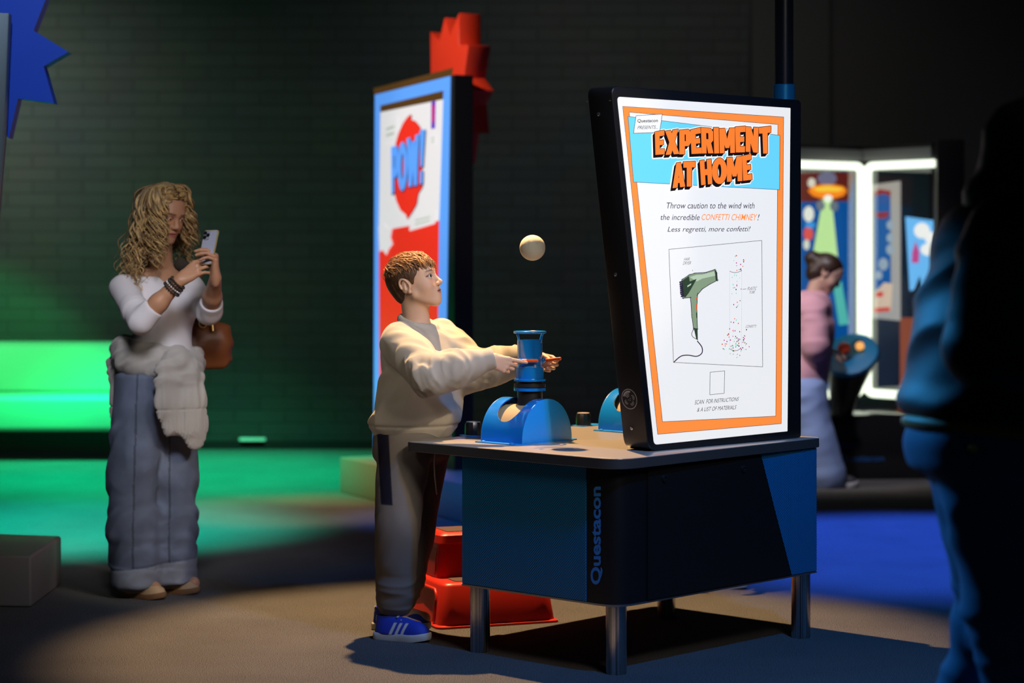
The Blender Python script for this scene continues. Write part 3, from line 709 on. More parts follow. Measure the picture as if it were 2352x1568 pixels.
# ------------------------------------------------------------------ red step stool
st = thing('step_stool', (-.1, 8.6, 0), 'red plastic two-step stool on the carpet behind the table leg', 'step stool')
s0 = Vector((-.269, 8.416)); sd = Vector((.93, .36)).normalized(); sw = Vector((-.36, .93)).normalized()
M_red = mat('red_plastic', (.62, .025, .012), .38, bump=.04, bscale=500); M_tread = mat('dark_tread', (.09, .05, .04), .8, bump=.4, bscale=300)
def S(a, b, z): p = s0+sd*a+sw*b; return Vector((p.x, p.y, z))
def srect(a0, a1, b0, b1, r, z):
    return [S(p.x, p.y, z) for p in rounded([(a0, b0), (a1, b0), (a1, b1), (a0, b1)], r, 5)]
LEN, WID = .468, .42
mb = MB(); mb.grid([srect(-.012, LEN+.012, -.012, WID+.012, .03, .0), srect(-.012, LEN+.012, -.012, WID+.012, .03, .008), srect(0, LEN, 0, WID, .03, .012), srect(.018, LEN-.018, .018, WID-.018, .04, .152), srect(.024, LEN-.024, .024, WID-.024, .04, .161), srect(.036, LEN-.036, .036, WID-.036, .03, .165)])
mb.build('lower_step', M_red, st, .7)
mb = MB(); mb.grid([srect(.045, LEN-.045, .155, WID-.03, .03, .163), srect(.062, LEN-.062, .172, WID-.046, .03, .292), srect(.054, LEN-.054, .164, WID-.038, .03, .296), srect(.058, LEN-.058, .168, WID-.042, .035, .324), srect(.070, LEN-.070, .180, WID-.054, .03, .334)])
mb.build('upper_step', M_red, st, .7)
for z, a0, a1, b0, b1 in ((.1655, .08, LEN-.08, .055, .145), (.3345, .10, LEN-.10, .20, WID-.075)):
    MB().prism(srect(a0, a1, b0, b1, .02, z), (0, 0, .002)).build('tread', M_tread, st)
q = lambda b, z: S(.018*(z-.012)/.14-.002, b, z)
MB().tube([q(.07, .02), q(.07, .115), q(.09, .135), q(WID-.09, .135), q(WID-.07, .115), q(WID-.07, .02)], .006, 8).build('side_rib', M_red, st, 3)
mb = MB(); mb.prism([S(.0455, .185, .175), S(.0455, WID-.06, .175), S(.060, WID-.075, .275), S(.060, .20, .275)], v3(-sd, 0)*.002)
mb.build('side_panel', mat('red_plastic_dark', (.40, .008, .006), .5), st)

# ------------------------------------------------------------------ glass show case with light tubes, far right
case = thing('display_case', (2.3, 14.8, 0), 'glass display case edged with white light tubes on a black plinth, far right', 'display case')
mb = MB(); mb.prism([Vector(p+(0,)) for p in ((1.2, 13.80), (1.98, 13.95), (3.4, 14.10), (3.4, 15.6), (1.2, 15.6))], (0, 0, .40)).bevel(.012, 2, .6)
mb.build('plinth', mat('gloss_black', (.012, .012, .013), .16), case)
mb = MB(); PF = Plane((1.98, 13.95, 0), (1.42, .15, 0)); lettering(mb, 'Questacon', PF, [(1926, 1044), (2031, 1044), (2031, 1062), (1926, 1062)], .003, 0, .02)
mb.build('lettering', mat('dim_blue_lettering', (.01, .08, .25), .4), case, None, False)['label'] = 'dim blue wordmark'
cc, cl, cr = Vector((2.262, 14.60)), Vector((1.25, 13.87)), Vector((2.62, 14.12)) 
ZT, ZB = 1.955, .47
G1 = Plane(v3(cl, 0), v3(cc-cl, 0)); G2 = Plane(v3(cc, 0), v3(cr-cc, 0))
M_neon = glow('light_tube_white', (.90, 1.0, .80), 1.5)
def neon(pl, pts, r=.027):
    c = []
    P = [Vector(p) for p in pts]
    rp = [P[0]]
    for i in range(1, len(P)-1):
        d1 = (P[i-1]-P[i]).normalized(); d2 = (P[i+1]-P[i]).normalized()
        for t in (0, .25, .5, .75, 1): rp.append((P[i]+d1*.05)*(1-t)**2+P[i]*2*t*(1-t)+(P[i]+d2*.05)*t*t)
    rp.append(P[-1])
    MB().tube([pl.pt(p.x, p.y, .02) for p in rp], r, 10).build('light_tube', M_neon, case, 3)
lw = (cc-cl).length; rw = (cr-cc).length
e1 = G1.px(1973, 600)[0]; e2 = G2.px(1998, 600)[0]; e3 = G2.px(2150, 600)[0]
neon(G1, [(.02, ZT), (e1, ZT), (e1, ZB+.03), (.02, ZB+.03)])
neon(G2, [(e3, ZT), (e2, ZT), (e2, ZB+.03), (e3, ZB+.03)])
M_post = mat('case_post', (.03, .028, .026), .4)
MB().box((cr.x+.10, cr.y-.02, 1.25), (.17, .14, 1.70)).bevel(.006, 2).build('post', M_post, case)
mb = MB(); 
for p, q in ((cl, cc), (cc, cr)):
    mb.box((v3((p+q)/2, ZT+.07)), ((q-p).length+.02, .05, .07), v3((q-p).normalized(), 0), v3(Vector((-(q-p).y, (q-p).x)).normalized(), 0))
mb.build('top_rail', mat('alloy_rail', (.42, .42, .42), .35, metal=.6), case)
MB().prism([v3(cl, ZT+.1), v3(cc, ZT+.1), v3(cr, ZT+.1), Vector((2.86, 14.6, ZT+.1)), Vector((2.86, 15.6, ZT+.1)), Vector((1.2, 15.6, ZT+.1))], (0, 0, .03)).build('roof', M_post, case)
m, nt, b = new_mat('case_glass'); L = nt.links
tr = nt.nodes.new('ShaderNodeBsdfTransparent'); gl = nt.nodes.new('ShaderNodeBsdfGlossy'); gl.inputs['Roughness'].default_value = .03
fr = nt.nodes.new('ShaderNodeFresnel'); fr.inputs[0].default_value = 1.35; ms = nt.nodes.new('ShaderNodeMixShader')
L.new(fr.outputs[0], ms.inputs[0]); L.new(tr.outputs[0], ms.inputs[1]); L.new(gl.outputs[0], ms.inputs[2]); L.new(ms.outputs[0], nt.nodes['Material Output'].inputs[0])
M_glass = m
for pl, w_ in ((G1, lw), (G2, rw)):
    mb = MB(); mb.prism([pl.pt(a, b_) for a, b_ in ((.01, ZB-.06), (w_-.01, ZB-.06), (w_-.01, ZT+.03), (.01, ZT+.03))], -pl.n*.006); mb.build('glass_pane', M_glass, case, None)
# things shown inside the case
MB().prism([Vector(p+(.40,)) for p in ((1.25, 15.5), (2.86, 15.5), (2.86, 15.55), (1.25, 15.55))], (0, 0, 1.6)).build('back_panel', mat('case_back', (.12, .16, .15), .6), case)
A1 = Plane(G1.pt(0, 0, -.30), G1.u); A2 = Plane(G2.pt(0, 0, -.22), G2.u)
C8 = lambda x, y: (1830+x/3.565, 340+y/3.565)
def fpoly(mb, pl, pts, off): mb.face([pl.at(x, y, off) for x, y in pts])
def E(cx, cy, rx, ry, n=24): return [(cx+rx*math.cos(2*PI*i/n), cy+ry*math.sin(2*PI*i/n)) for i in range(n)]
g = lambda n, c, s=.8: glow(n, srgb(*c), s)
ub = thing('saucer_poster', A1.at(1900, 800), 'blue backlit poster with orange flying saucer and pale green beam inside the case', 'poster')
mb = MB(); mb.prism([A1.at(x, y, -.02) for x, y in ((1700, 400), (1962, 395), (1962, 905), (1700, 910))], A1.n*.02); mb.build('board', g('poster_blue', (0, 88, 168), .75), ub, None)
mb = MB(); fpoly(mb, A1, [(1700, 396), (1962, 396), (1950, 462), (1700, 466)], .004); mb.build('red_band', g('poster_maroon', (104, 34, 26), .8), ub, None)
mb = MB(); fpoly(mb, A1, [C8(205, 420), C8(280, 420), C8(330, 900), C8(120, 900)], .008); mb.build('beam', g('beam_green', (196, 240, 160), .95), ub, None)
mb = MB(); fpoly(mb, A1, [C8(290, 1120), C8(360, 1090), C8(420, 1440), C8(340, 1450)], .008); mb.build('teal_beam', g('beam_teal', (86, 196, 186), .85), ub, None)
mb = MB(); fpoly(mb, A1, E(*C8(240, 250), 22, 16), .010); mb.build('saucer_dome', g('dome_grey', (120, 120, 148), .8), ub, None)
mb = MB(); fpoly(mb, A1, [C8(*p) for p in ((80, 350), (120, 312), (200, 298), (300, 300), (370, 315), (400, 350), (370, 390), (300, 412), (190, 412), (120, 392))], .014); mb.mi = 1
fpoly(mb, A1, [C8(*p) for p in ((110, 330), (240, 305), (375, 332), (330, 358), (160, 358))], .017)
mb.build('saucer', [g('saucer_orange', (255, 140, 20), 1), g('saucer_yellow', (255, 206, 60), 1)], ub, None)
mb = MB(); fpoly(mb, A1, E(*C8(240, 412), 10, 8), .02); mb.build('saucer_lamp', g('saucer_white', (250, 255, 240), 1), ub, None)
for cx, cy, rx, ry, c in ((112, 285, 9, 11, (236, 230, 210)), (185, 470, 10, 12, (120, 130, 140)), (295, 475, 10, 12, (110, 124, 132)), (88, 540, 12, 18, (245, 250, 235)), (85, 700, 11, 16, (235, 90, 80)), (70, 790, 7, 12, (225, 235, 215)), (100, 630, 12, 8, (60, 160, 235))):
    mb = MB(); fpoly(mb, A1, E(*C8(cx, cy), rx, ry), .012); mb.build('poster_blob', g('blob_%d' % cx, c, .85), ub, None)
wp2 = thing('framed_poster', A2.at(2034, 730), 'white framed blue and red poster standing in the right half of the case', 'poster')
mb = MB(); mb.prism([A2.at(x, y, -.02) for x, y in ((2001, 424), (2064, 416), (2064, 736), (2001, 730))], A2.n*.02); mb.build('frame', g('poster_frame_white', (178, 176, 168), .75), wp2, None)
mb = MB(); fpoly(mb, A2, [C8(*p) for p in ((635, 380), (770, 370), (775, 1150), (640, 1160))], .004); mb.build('blue_field', g('poster_field_blue', (24, 92, 164), .8), wp2, None)
mb = MB(); fpoly(mb, A2, [C8(*p) for p in ((630, 370), (680, 335), (775, 350), (775, 400), (730, 372), (640, 390))], .007); mb.build('red_shape', g('poster_red', (150, 44, 40), .8), wp2, None)
mb = MB(); fpoly(mb, A2, [C8(*p) for p in ((630, 530), (760, 520), (750, 570), (680, 580))], .007); mb.build('red_shape', bpy.data.materials['poster_red'], wp2, None)
mb = MB(); fpoly(mb, A2, [C8(*p) for p in ((650, 1180), (720, 1100), (790, 1110), (775, 1330), (640, 1350))], .007); mb.mi = 1
fpoly(mb, A2, [C8(*p) for p in ((655, 1180), (715, 1175), (715, 1215), (655, 1220))], .009); fpoly(mb, A2, [C8(*p) for p in ((640, 1310), (770, 1300), (770, 1335), (640, 1345))], .009)
mb.build('robot_shape', [g('poster_cream', (222, 196, 168), .85), g('poster_orange_red', (214, 70, 40), .85)], wp2, None)
for cx, cy, r in ((770, 630, 8), (770, 735, 8), (770, 830, 9), (715, 950, 11), (680, 1040, 8)):
    mb = MB(); fpoly(mb, A2, E(*C8(cx, cy), r, r*1.3), .007); mb.build('pale_blob', g('pale_blob_%d' % cy, (160, 178, 190), .8), wp2, None)
A3 = Plane(A2.pt(.18, 0, -.34), (1, -.25, 0))
sc3 = thing('blue_screen', A3.at(2116, 660), 'bright light blue screen with white clouds behind the glass, near the case post', 'screen')
mb = MB(); mb.prism([A3.at(*C8(*p), -.02) for p in ((890, 560), (1146, 596), (1140, 985), (1096, 1100), (1030, 1142), (1006, 1040), (960, 1160), (925, 1168))], A3.n*.02); mb.build('display', g('screen_sky_blue', (110, 190, 250), 1), sc3, None)
mb = MB()
for cx, cy, rx, ry in ((1025, 675, 18, 18), (1100, 735, 15, 14), (1075, 830, 17, 14), (1110, 850, 10, 9)): fpoly(mb, A3, E(*C8(cx, cy), rx, ry), .004+cx*1e-6)
mb.build('clouds', g('screen_cloud', (248, 250, 245), 1), sc3, None)
mb = MB(); fpoly(mb, A3, [C8(*p) for p in ((975, 760), (1005, 850), (1000, 940), (940, 940), (945, 850))], .005); mb.build('rocket', g('screen_rocket', (200, 80, 150), .9), sc3, None)
o = MB().box((2.645, 14.98, .685), (.15, .03, .57)).build('orange_glow_panel', g('orange_glow', (150, 78, 42), .8), case)  # added self-lit panel imitating a blurred orange glow in the case
# tilted round control drum on the plinth
dc = W(1953, 812, 13.95); dn = Vector((-.30, -.62, .72)).normalized()
base = Vector((dc.x-.04, dc.y+.10, .40))
mb = MB(); q = dn.orthogonal().normalized(); r_ = dn.cross(q)
rings = []
for t in range(9):
    u_ = t/8; c_ = base.lerp(dc-dn*.03, u_); nn = Vector((0, 0, 1)).lerp(dn, u_).normalized(); rad = .07+.105*u_**1.4
    a_ = (q-nn*q.dot(nn)).normalized(); b_ = nn.cross(a_); rings.append([c_+(a_*math.cos(2*PI*i/28)+b_*math.sin(2*PI*i/28))*rad for i in range(28)])
mb.grid(rings); dr = mb.build('control_drum', M_black_satin, case, 1); dr['label'] = 'black drum with tilted blue control face'
MB().lathe(dc-dn*.03, [(.175, 0), (.178, .012), (.172, .03), (.160, .034)], 36, dn).build('control_face', mat('control_blue', (.012, .20, .40), .35), dr, .6)
MB().sphere(W(1940, 806, 13.9)+dn*.02, .042, 20, 12).build('knob', mat('orange_knob', (.85, .08, .02), .4), dr, 3)
MB().lathe(W(1977, 801, 13.93)+dn*.015, [(.026, 0), (.026, .02), (.018, .03)], 20, dn).build('lit_button', g('button_amber', (255, 178, 96), 1), dr)
MB().box(W(1971, 824, 13.93)+dn*.006, (.075, .02, .02), r_ if abs(r_.x) > abs(q.x) else q, dn, (r_ if abs(r_.x) <= abs(q.x) else q)).build('slot', mat('slot_grey', (.35, .42, .42), .4), dr)
# ------------------------------------------------------------------ figures: smooth implicit surfaces turned into meshes
A_ = lambda *v: np.array(v, float)
def nrm(v): v = np.asarray(v, float); return v/np.linalg.norm(v)
def sm(x, a, b): t = np.clip((x-a)/(b-a), 0, 1); return t*t*(3-2*t)
def vnoise(P):
    I = np.floor(P).astype(np.int64); f = P-I; f = f*f*(3-2*f); r = 0
    for dx in (0, 1):
        for dy in (0, 1):
            for dz in (0, 1):
                h = ((I[:, 0]+dx)*73856093) ^ ((I[:, 1]+dy)*19349663) ^ ((I[:, 2]+dz)*83492791)
                h = (h ^ (h >> 13))*1274126177 & 0x7fffffff
                v = ((h ^ (h >> 16)) & 0xffff)/65535.0
                r = r+v*(f[:, 0] if dx else 1-f[:, 0])*(f[:, 1] if dy else 1-f[:, 1])*(f[:, 2] if dz else 1-f[:, 2])
    return r
class Field:
    def __init__(s): s.p = []; s.fx = []
    def add(s, fn, lo, hi, k, op='u'): s.p.append((fn, np.asarray(lo, float), np.asarray(hi, float), k, op)); return s
    def cap(s, a, b, ra, rb=None, k=.01, flat=None, op='u'):
        a, b = np.asarray(a, float), np.asarray(b, float); rb = ra if rb is None else rb
        ab = b-a; L2 = max(ab @ ab, 1e-12); mr = max(ra, rb)
        if flat is not None: ax, fc = nrm(flat[0]), flat[1]
        def fn(P):
            t = np.clip(((P-a) @ ab)/L2, 0, 1); q = P-a-t[:, None]*ab
            if flat is not None:
                q = q+((q @ ax)*(1/fc-1))[:, None]*ax
                return (np.sqrt((q*q).sum(1))-(ra+(rb-ra)*t))*min(1, fc)
            return np.sqrt((q*q).sum(1))-(ra+(rb-ra)*t)
        e = mr*max(1, flat[1] if flat is not None else 1)
        return s.add(fn, np.minimum(a, b)-e, np.maximum(a, b)+e, k, op)
    def chain(s, pts, rs, k=.01, flat=None):
        for i in range(len(pts)-1): s.cap(pts[i], pts[i+1], rs[i], rs[i+1], k, flat)
        return s
    def ell(s, c, r, R=None, k=.01, op='u'):
        c, r = np.asarray(c, float), np.asarray(r, float); R = np.eye(3) if R is None else np.asarray(R, float)
        def fn(P):
            q = (P-c) @ R
            k0 = np.sqrt(((q/r)**2).sum(1)); k1 = np.sqrt(((q/r**2)**2).sum(1))+1e-9
            return np.where(k0 < 1e-4, -r.min(), k0*(k0-1)/k1)
        e = r.max(); return s.add(fn, c-e, c+e, k, op)
    def loft(s, st, u, v, n=(0, 0, 1), k=.02, rnd=.01, op='u', pw=2.0):
        """st: (centre, ru, rv) stations along n; elliptical section with half widths ru, rv"""
        u, v, n = nrm(u), nrm(v), nrm(n); C = np.array([np.asarray(a[0], float) for a in st]); S = C @ n; o = np.argsort(S)
        C, S = C[o], S[o]; ru = np.array([a[1] for a in st], float)[o]; rv = np.array([a[2] for a in st], float)[o]
        cu, cv = C @ u, C @ v
        # smooth the stations with a cubic resample
        ss = np.linspace(S[0], S[-1], 80)
        def cub(y):
            m = np.gradient(y, S); i = np.clip(np.searchsorted(S, ss)-1, 0, len(S)-2); h = S[i+1]-S[i]; t = (ss-S[i])/h
            return (2*t**3-3*t*t+1)*y[i]+(t**3-2*t*t+t)*h*m[i]+(-2*t**3+3*t*t)*y[i+1]+(t**3-t*t)*h*m[i+1]
        cu, cv, ru2, rv2 = cub(cu), cub(cv), cub(ru), cub(rv)
        def fn(P):
            z = P @ n; a = np.interp(z, ss, cu); b = np.interp(z, ss, cv); x = np.interp(z, ss, ru2); y = np.interp(z, ss, rv2)
            q = (np.abs((P @ u-a)/x)**pw+np.abs((P @ v-b)/y)**pw)**(1/pw)
            d = (q-1)*np.minimum(x, y)
            e = np.maximum(S[0]-z, z-S[-1])
            return np.minimum(np.maximum(d+rnd, e+rnd), 0)+np.sqrt(np.maximum(d+rnd, 0)**2+np.maximum(e+rnd, 0)**2)-rnd
        m = max(ru.max(), rv.max()); return s.add(fn, C.min(0)-m, C.max(0)+m, k, op)
    def half(s, pt, nv, k=.004):        # cut away everything on the side nv points to
        pt, nv = np.asarray(pt, float), nrm(nv)
        return s.add(lambda P: -((P-pt) @ nv), A_(-99, -99, -99), A_(99, 99, 99), k, 's')
    def warp(s, fn): s.fx.append(fn); return s      # displacement (metres, + outward)
    def wrinkle(s, a, b, rad, amp, fa=40, fc=9, seed=0, twist=0.0):
        a, b = np.asarray(a, float), np.asarray(b, float); ax = nrm(b-a); L = np.linalg.norm(b-a)
        e1 = nrm(np.cross(ax, A_(.31, .52, .79))); e2 = np.cross(ax, e1)
        def fn(P):
            q = P-a; t = q @ ax; x, y = q @ e1, q @ e2
            w_ = sm(-np.maximum(np.maximum(-t, t-L), 0), -.05, 0)*sm(-np.sqrt(x*x+y*y), -rad*1.5, -rad*1.05)
            o = np.zeros(len(P)); m = w_ > .01
            if m.any():
                tt = t[m]+twist*(x[m]+.6*y[m])
                n = vnoise(np.stack([tt*fa+seed*7.1, x[m]*fc+seed, y[m]*fc+3.3*seed], 1))
                n2 = vnoise(np.stack([tt*fa*2.1+seed*3.1, x[m]*fc*1.7+9, y[m]*fc*1.7+seed], 1))
                o[m] = amp*w_[m]*((1-np.abs(2*n-1)*1.6)*.75+(n2-.5)*.5)
            return o
        s.fx.append(fn); return s
    def __call__(s, P, margin=.02):
        d = np.full(len(P), 1e3)
        for fn, lo, hi, k, op in s.p:
            m = ((P > lo-margin-k) & (P < hi+margin+k)).all(1)
            if not m.any(): continue
            q = fn(P[m]); b = d[m]
            if op == 'u':
                h = np.clip(.5+.5*(q-b)/k, 0, 1); r = q+(b-q)*h; r = b*h+q*(1-h)-k*h*(1-h); r = np.where(b > 900, q, r)
            else:
                q = -q; h = np.clip(.5-.5*(b-q)/k, 0, 1); r = np.where(b > 900, b, b*(1-h)+q*h+k*h*(1-h))
                r = np.where(b > 900, b, r)
            d[m] = r
        nb = np.abs(d) < margin+.03
        if s.fx and nb.any():
            Q = P[nb]; t = np.zeros(len(Q))
            for f in s.fx: t += f(Q)
            d[nb] -= t
        return d
    def bounds(s):
        u = [q for q in s.p if q[4] == 'u']
        return np.min([q[1] for q in u], 0), np.max([q[2] for q in u], 0)
def nets(field, h):
    lo, hi = field.bounds(); lo = lo-4*h; hi = hi+4*h; B = 8; c = B*h
    nc = np.ceil((hi-lo)/c).astype(int)
    G = np.stack(np.meshgrid(*[np.arange(n) for n in nc], indexing='ij'), -1).reshape(-1, 3)
    cen = lo+(G+.5)*c
    d = np.concatenate([field(x, c*1.6) for x in np.array_split(cen, max(1, len(cen)//200000))])
    K = G[np.abs(d) < c*1.3]
    off = np.stack(np.meshgrid(*[np.arange(B+1)]*3, indexing='ij'), -1).reshape(-1, 3)
    N = nc*B+2; V, ID, FQ = [], [], []
    key = lambda I: (I[:, 0]*N[1]+I[:, 1])*N[2]+I[:, 2]
    E = [(0, 0, 0), (1, 0, 0), (0, 1, 0), (1, 1, 0), (0, 0, 1), (1, 0, 1), (0, 1, 1), (1, 1, 1)]
    edges = [(a, b) for a in range(8) for b in range(a+1, 8) if bin(a ^ b).count('1') == 1]
    for blk in np.array_split(K, max(1, len(K)//900)):
        if not len(blk): continue
        I = (blk[:, None, :]*B+off[None]).reshape(-1, 3)
        D = field(lo+I*h, 4*h).reshape(len(blk), B+1, B+1, B+1)
        corn = np.stack([D[:, x:x+B, y:y+B, z:z+B] for x, y, z in E], -1)
        sg = corn < 0; act = sg.any(-1) & ~sg.all(-1)
        bi, x, y, z = np.nonzero(act)
        if not len(bi): continue
        cv = corn[bi, x, y, z]; cs = cv < 0; ci = blk[bi]*B+np.stack([x, y, z], 1)
        acc = np.zeros((len(bi), 3)); cnt = np.zeros(len(bi))
        for a, b in edges:
            m = cs[:, a] != cs[:, b]
            t = cv[m, a]/(cv[m, a]-cv[m, b]); pa, pb = np.array(E[a], float), np.array(E[b], float)
            acc[m] += pa+t[:, None]*(pb-pa); cnt[m] += 1
        V.append(lo+(ci+acc/cnt[:, None])*h); ID.append(key(ci))
        for ax, cb in ((0, 1), (1, 2), (2, 4)):
            m = cs[:, 0] != cs[:, cb]; FQ.append((ax, ci[m], cs[m, 0]))
    V = np.concatenate(V); ID = np.concatenate(ID); o = np.argsort(ID); V, ID = V[o], ID[o]
    Q = []
    for ax, ci, s0 in FQ:
        e = np.eye(3, dtype=int); b, c2 = e[(ax+1) % 3], e[(ax+2) % 3]
        q = [key(ci), key(ci-b), key(ci-b-c2), key(ci-c2)]
        ix = [np.clip(np.searchsorted(ID, k), 0, len(ID)-1) for k in q]
        ok = np.all([ID[i] == k for i, k in zip(ix, q)], 0)
        f = np.stack(ix, 1)[ok]; s = s0[ok]; f[~s] = f[~s][:, ::-1]; Q.append(f)
    return V, np.concatenate(Q)
def skin_mesh(name, field, h, m, parent, tint=None, smooth_it=1):
    V, Q = nets(field, h)
    for _ in range(smooth_it):
        acc = np.zeros_like(V); cnt = np.zeros(len(V))
        for a, b in ((0, 1), (1, 2), (2, 3), (3, 0)):
            np.add.at(acc, Q[:, a], V[Q[:, b]]); np.add.at(cnt, Q[:, a], 1)
        V = V*.5+.5*acc/np.maximum(cnt, 1)[:, None]
    me = bpy.data.meshes.new(name); n = len(Q)
    me.vertices.add(len(V)); me.vertices.foreach_set('co', V.astype(np.float32).ravel())
    me.loops.add(4*n); me.loops.foreach_set('vertex_index', Q.astype(np.int32).ravel())
    me.polygons.add(n); me.polygons.foreach_set('loop_start', np.arange(0, 4*n, 4, dtype=np.int32))
    me.update(calc_edges=True)
    if tint is not None:
        c = np.ones((len(V), 4)); c[:, :3] = tint(V)
        a = me.attributes.new('tint', 'FLOAT_COLOR', 'POINT'); a.data.foreach_set('color', c.astype(np.float32).ravel())
    return link_mesh(name, me, m, parent, 3.2)

# ---- heads: canonical space x forward, y left, z up, origin between the ears, metres of an adult
def head_frame(f, up=(0, 0, 1), roll=0.0):
    f = nrm(f); l = nrm(np.cross(up, f)); u = np.cross(f, l)
    l2 = l*math.cos(roll)+u*math.sin(roll); u2 = u*math.cos(roll)-l*math.sin(roll)
    return np.stack([f, l2, u2], 1)       # columns: local axes in the world
class Head:
    def __init__(s, C, f, scale, roll=0.0): s.C = np.asarray(C, float); s.R = head_frame(f, roll=roll); s.s = scale
    def w(s, *p): return s.C+s.R @ (A_(*p)*s.s)
    def loc(s, P): return (P-s.C) @ s.R/s.s
    def add(s, F, young=True, eye_open=1.0, mouth=1.0, eye_dz=0.0, ear=True, dj=0.0):
        k = s.s; w = s.w; R = s.R
        el = lambda c, r, kk=.01, op='u', Q=None: F.ell(w(*c), A_(*r)*k, R if Q is None else R @ Q, kk*k, op)
        cp = lambda a, b, ra, rb, kk=.01, op='u': F.cap(w(*a), w(*b), ra*k, rb*k, kk*k, None, op)
        el((-.013, 0, .037), (.094, .074, .080)); el((.042, 0, .043), (.046, .060, .048), .03)
        el((.030, 0, -.025), (.060, .056, .072), .03)
        for y in (-1, 1):
            cp((.004, y*.050, -.045), (.072+dj, y*.015, -.090), .017, .015, .028)
            el((.056, y*.034, -.028), (.030, .028, .030), .025)
        el((.076+dj, 0, -.090), (.020, .022, .017), .022); el((.070+dj*.5, 0, -.058), (.030, .033, .030), .02)
        cp((.080, -.026, .031), (.080, .026, .031), .013, .013, .02)
        for y in (-1, 1): el((.100, y*.031, .010), (.017, .018, .011), .014, 's')
        cp((.086, 0, .022), (.106, 0, -.018), .0075, .0095, .014); el((.108, 0, -.023), (.011, .0105, .0095), .008)
        for y in (-1, 1): el((.099, y*.0115, -.027), (.010, .0072, .0072), .006)
        for y in (-1, 1): el((.104, y*.006, -.0345), (.0045, .0028, .004), .002, 's')
        el((.0935+dj*.5, 0, -.0515), (.0105, .0235, .0062), .006); el((.0915+dj*.65, 0, -.0635), (.0105, .019, .0068), .006)
        el((.103+dj*.55, 0, -.0575), (.016, .0195, .0012+.0012*mouth), .002, 's')
        for y in (-1, 1):
            ec = (.0775, y*.031, .010)
            el(ec, (.0148, .0162, .0142), .005)
            el((.0935, y*.032, .0105+eye_dz), (.013, .0140, .0060*eye_open), .0012, 's')
        if ear:
            for y in (-1, 1):
                t = .25; Q = np.array([[math.cos(t), 0, math.sin(t)], [0, 1, 0], [-math.sin(t), 0, math.cos(t)]])
                el((-.016, y*.072, .0), (.020, .009, .031), .006, 'u', Q)
                n = 14; P = []
                for i in range(n):
                    a = -1.2+i*(4.6/(n-1)); P.append(((-.018)+.019*math.cos(a)*-1*-1-.004*math.sin(a), y*(.0795+.002*math.sin(a)), .003+.029*math.sin(a)))
                for p, q in zip(P[:-1], P[1:]): cp(p, q, .0042, .0042, .003)
                el((-.012, y*.086, -.002), (.011, .010, .015), .004, 's')
                cp((-.020, y*.079, -.012), (-.016, y*.078, .012), .0035, .003, .004)
                el((-.006, y*.074, -.028), (.009, .005, .009), .006); el((.003, y*.075, -.004), (.005, .004, .009), .004)
    def eyes(s, gaze, parent, iris=(.05, .07, .06), r=.0134):
        g = nrm(gaze)
        for y in (-1, 1):
            c = s.w(.0775, y*.031, .010); mb = MB(); ax = Vector(g); t = ax.orthogonal().normalized(); b = ax.cross(t); rr = r*s.s
            angs = [.02, .22, .23, .56, .57, .8, 1.2, 1.6, 2.2, 3.1]; n = 20
            rings = [[Vector(c)+(ax*math.cos(a)+(t*math.cos(2*PI*i/n)+b*math.sin(2*PI*i/n))*math.sin(a))*rr for i in range(n)] for a in angs]
            mb.mi = 2; mb.face(rings[0])
            for j, mi in ((0, 2), (2, 1), (4, 0), (5, 0), (6, 0), (7, 0), (8, 0)):
                pass
            for j in range(len(rings)-1):
                mb.mi = 2 if j < 1 else 1 if j < 3 else 0
                mb.grid([rings[j], rings[j+1]], cap=False)
            mb.build('eye', [M_eyew, mat('iris', iris, .2), M_pupil], parent, 3.2)
M_eyew = mat('eye_white', (.72, .72, .70), .2, coat=.6); M_pupil = mat('pupil', (.004, .004, .004), .1, coat=.6)
def skin_tint(hd, base, lip, brow, brow_h=.0):
    base, lip, brow = A_(*base), A_(*lip), A_(*brow)
    def fn(P):
        q = hd.loc(P); c = np.tile(base, (len(P), 1)); x, y, z = q.T; ay = np.abs(y)
        n = vnoise(P*55); c *= (1+.10*(n-.5))[:, None]
        def mix(m, col): return c*(1-m[:, None])+m[:, None]*col
        front = x > .05
        m = front*(1-sm(np.sqrt((ay/.0235)**2+((z+.0575)/.0115)**2), .75, 1.05))*(x > .074); c = mix(m*.85, lip)
        m = front*(1-sm(np.sqrt(((ay-.042)/.03)**2+((z+.022)/.028)**2), .3, 1.1)); c = mix(m*.22, A_(base[0]*1.0, base[1]*.66, base[2]*.6))
        zb = .0325+brow_h-.12*np.maximum(ay-.036, 0)+.10*np.minimum(ay-.026, 0)
        m = front*(x > .055)*(1-sm(np.abs(z-zb), .0018, .0042))*sm(ay, .010, .015)*(1-sm(ay, .044, .052)); c = mix(m*.8, brow)
        m = front*(1-sm(np.abs(np.sqrt(((ay-.032)/.0152)**2+((z-.0105)/.0088)**2)-1), .06, .24))*(z > .009); c = mix(m*.85, brow*.4)
        return c
    return fn
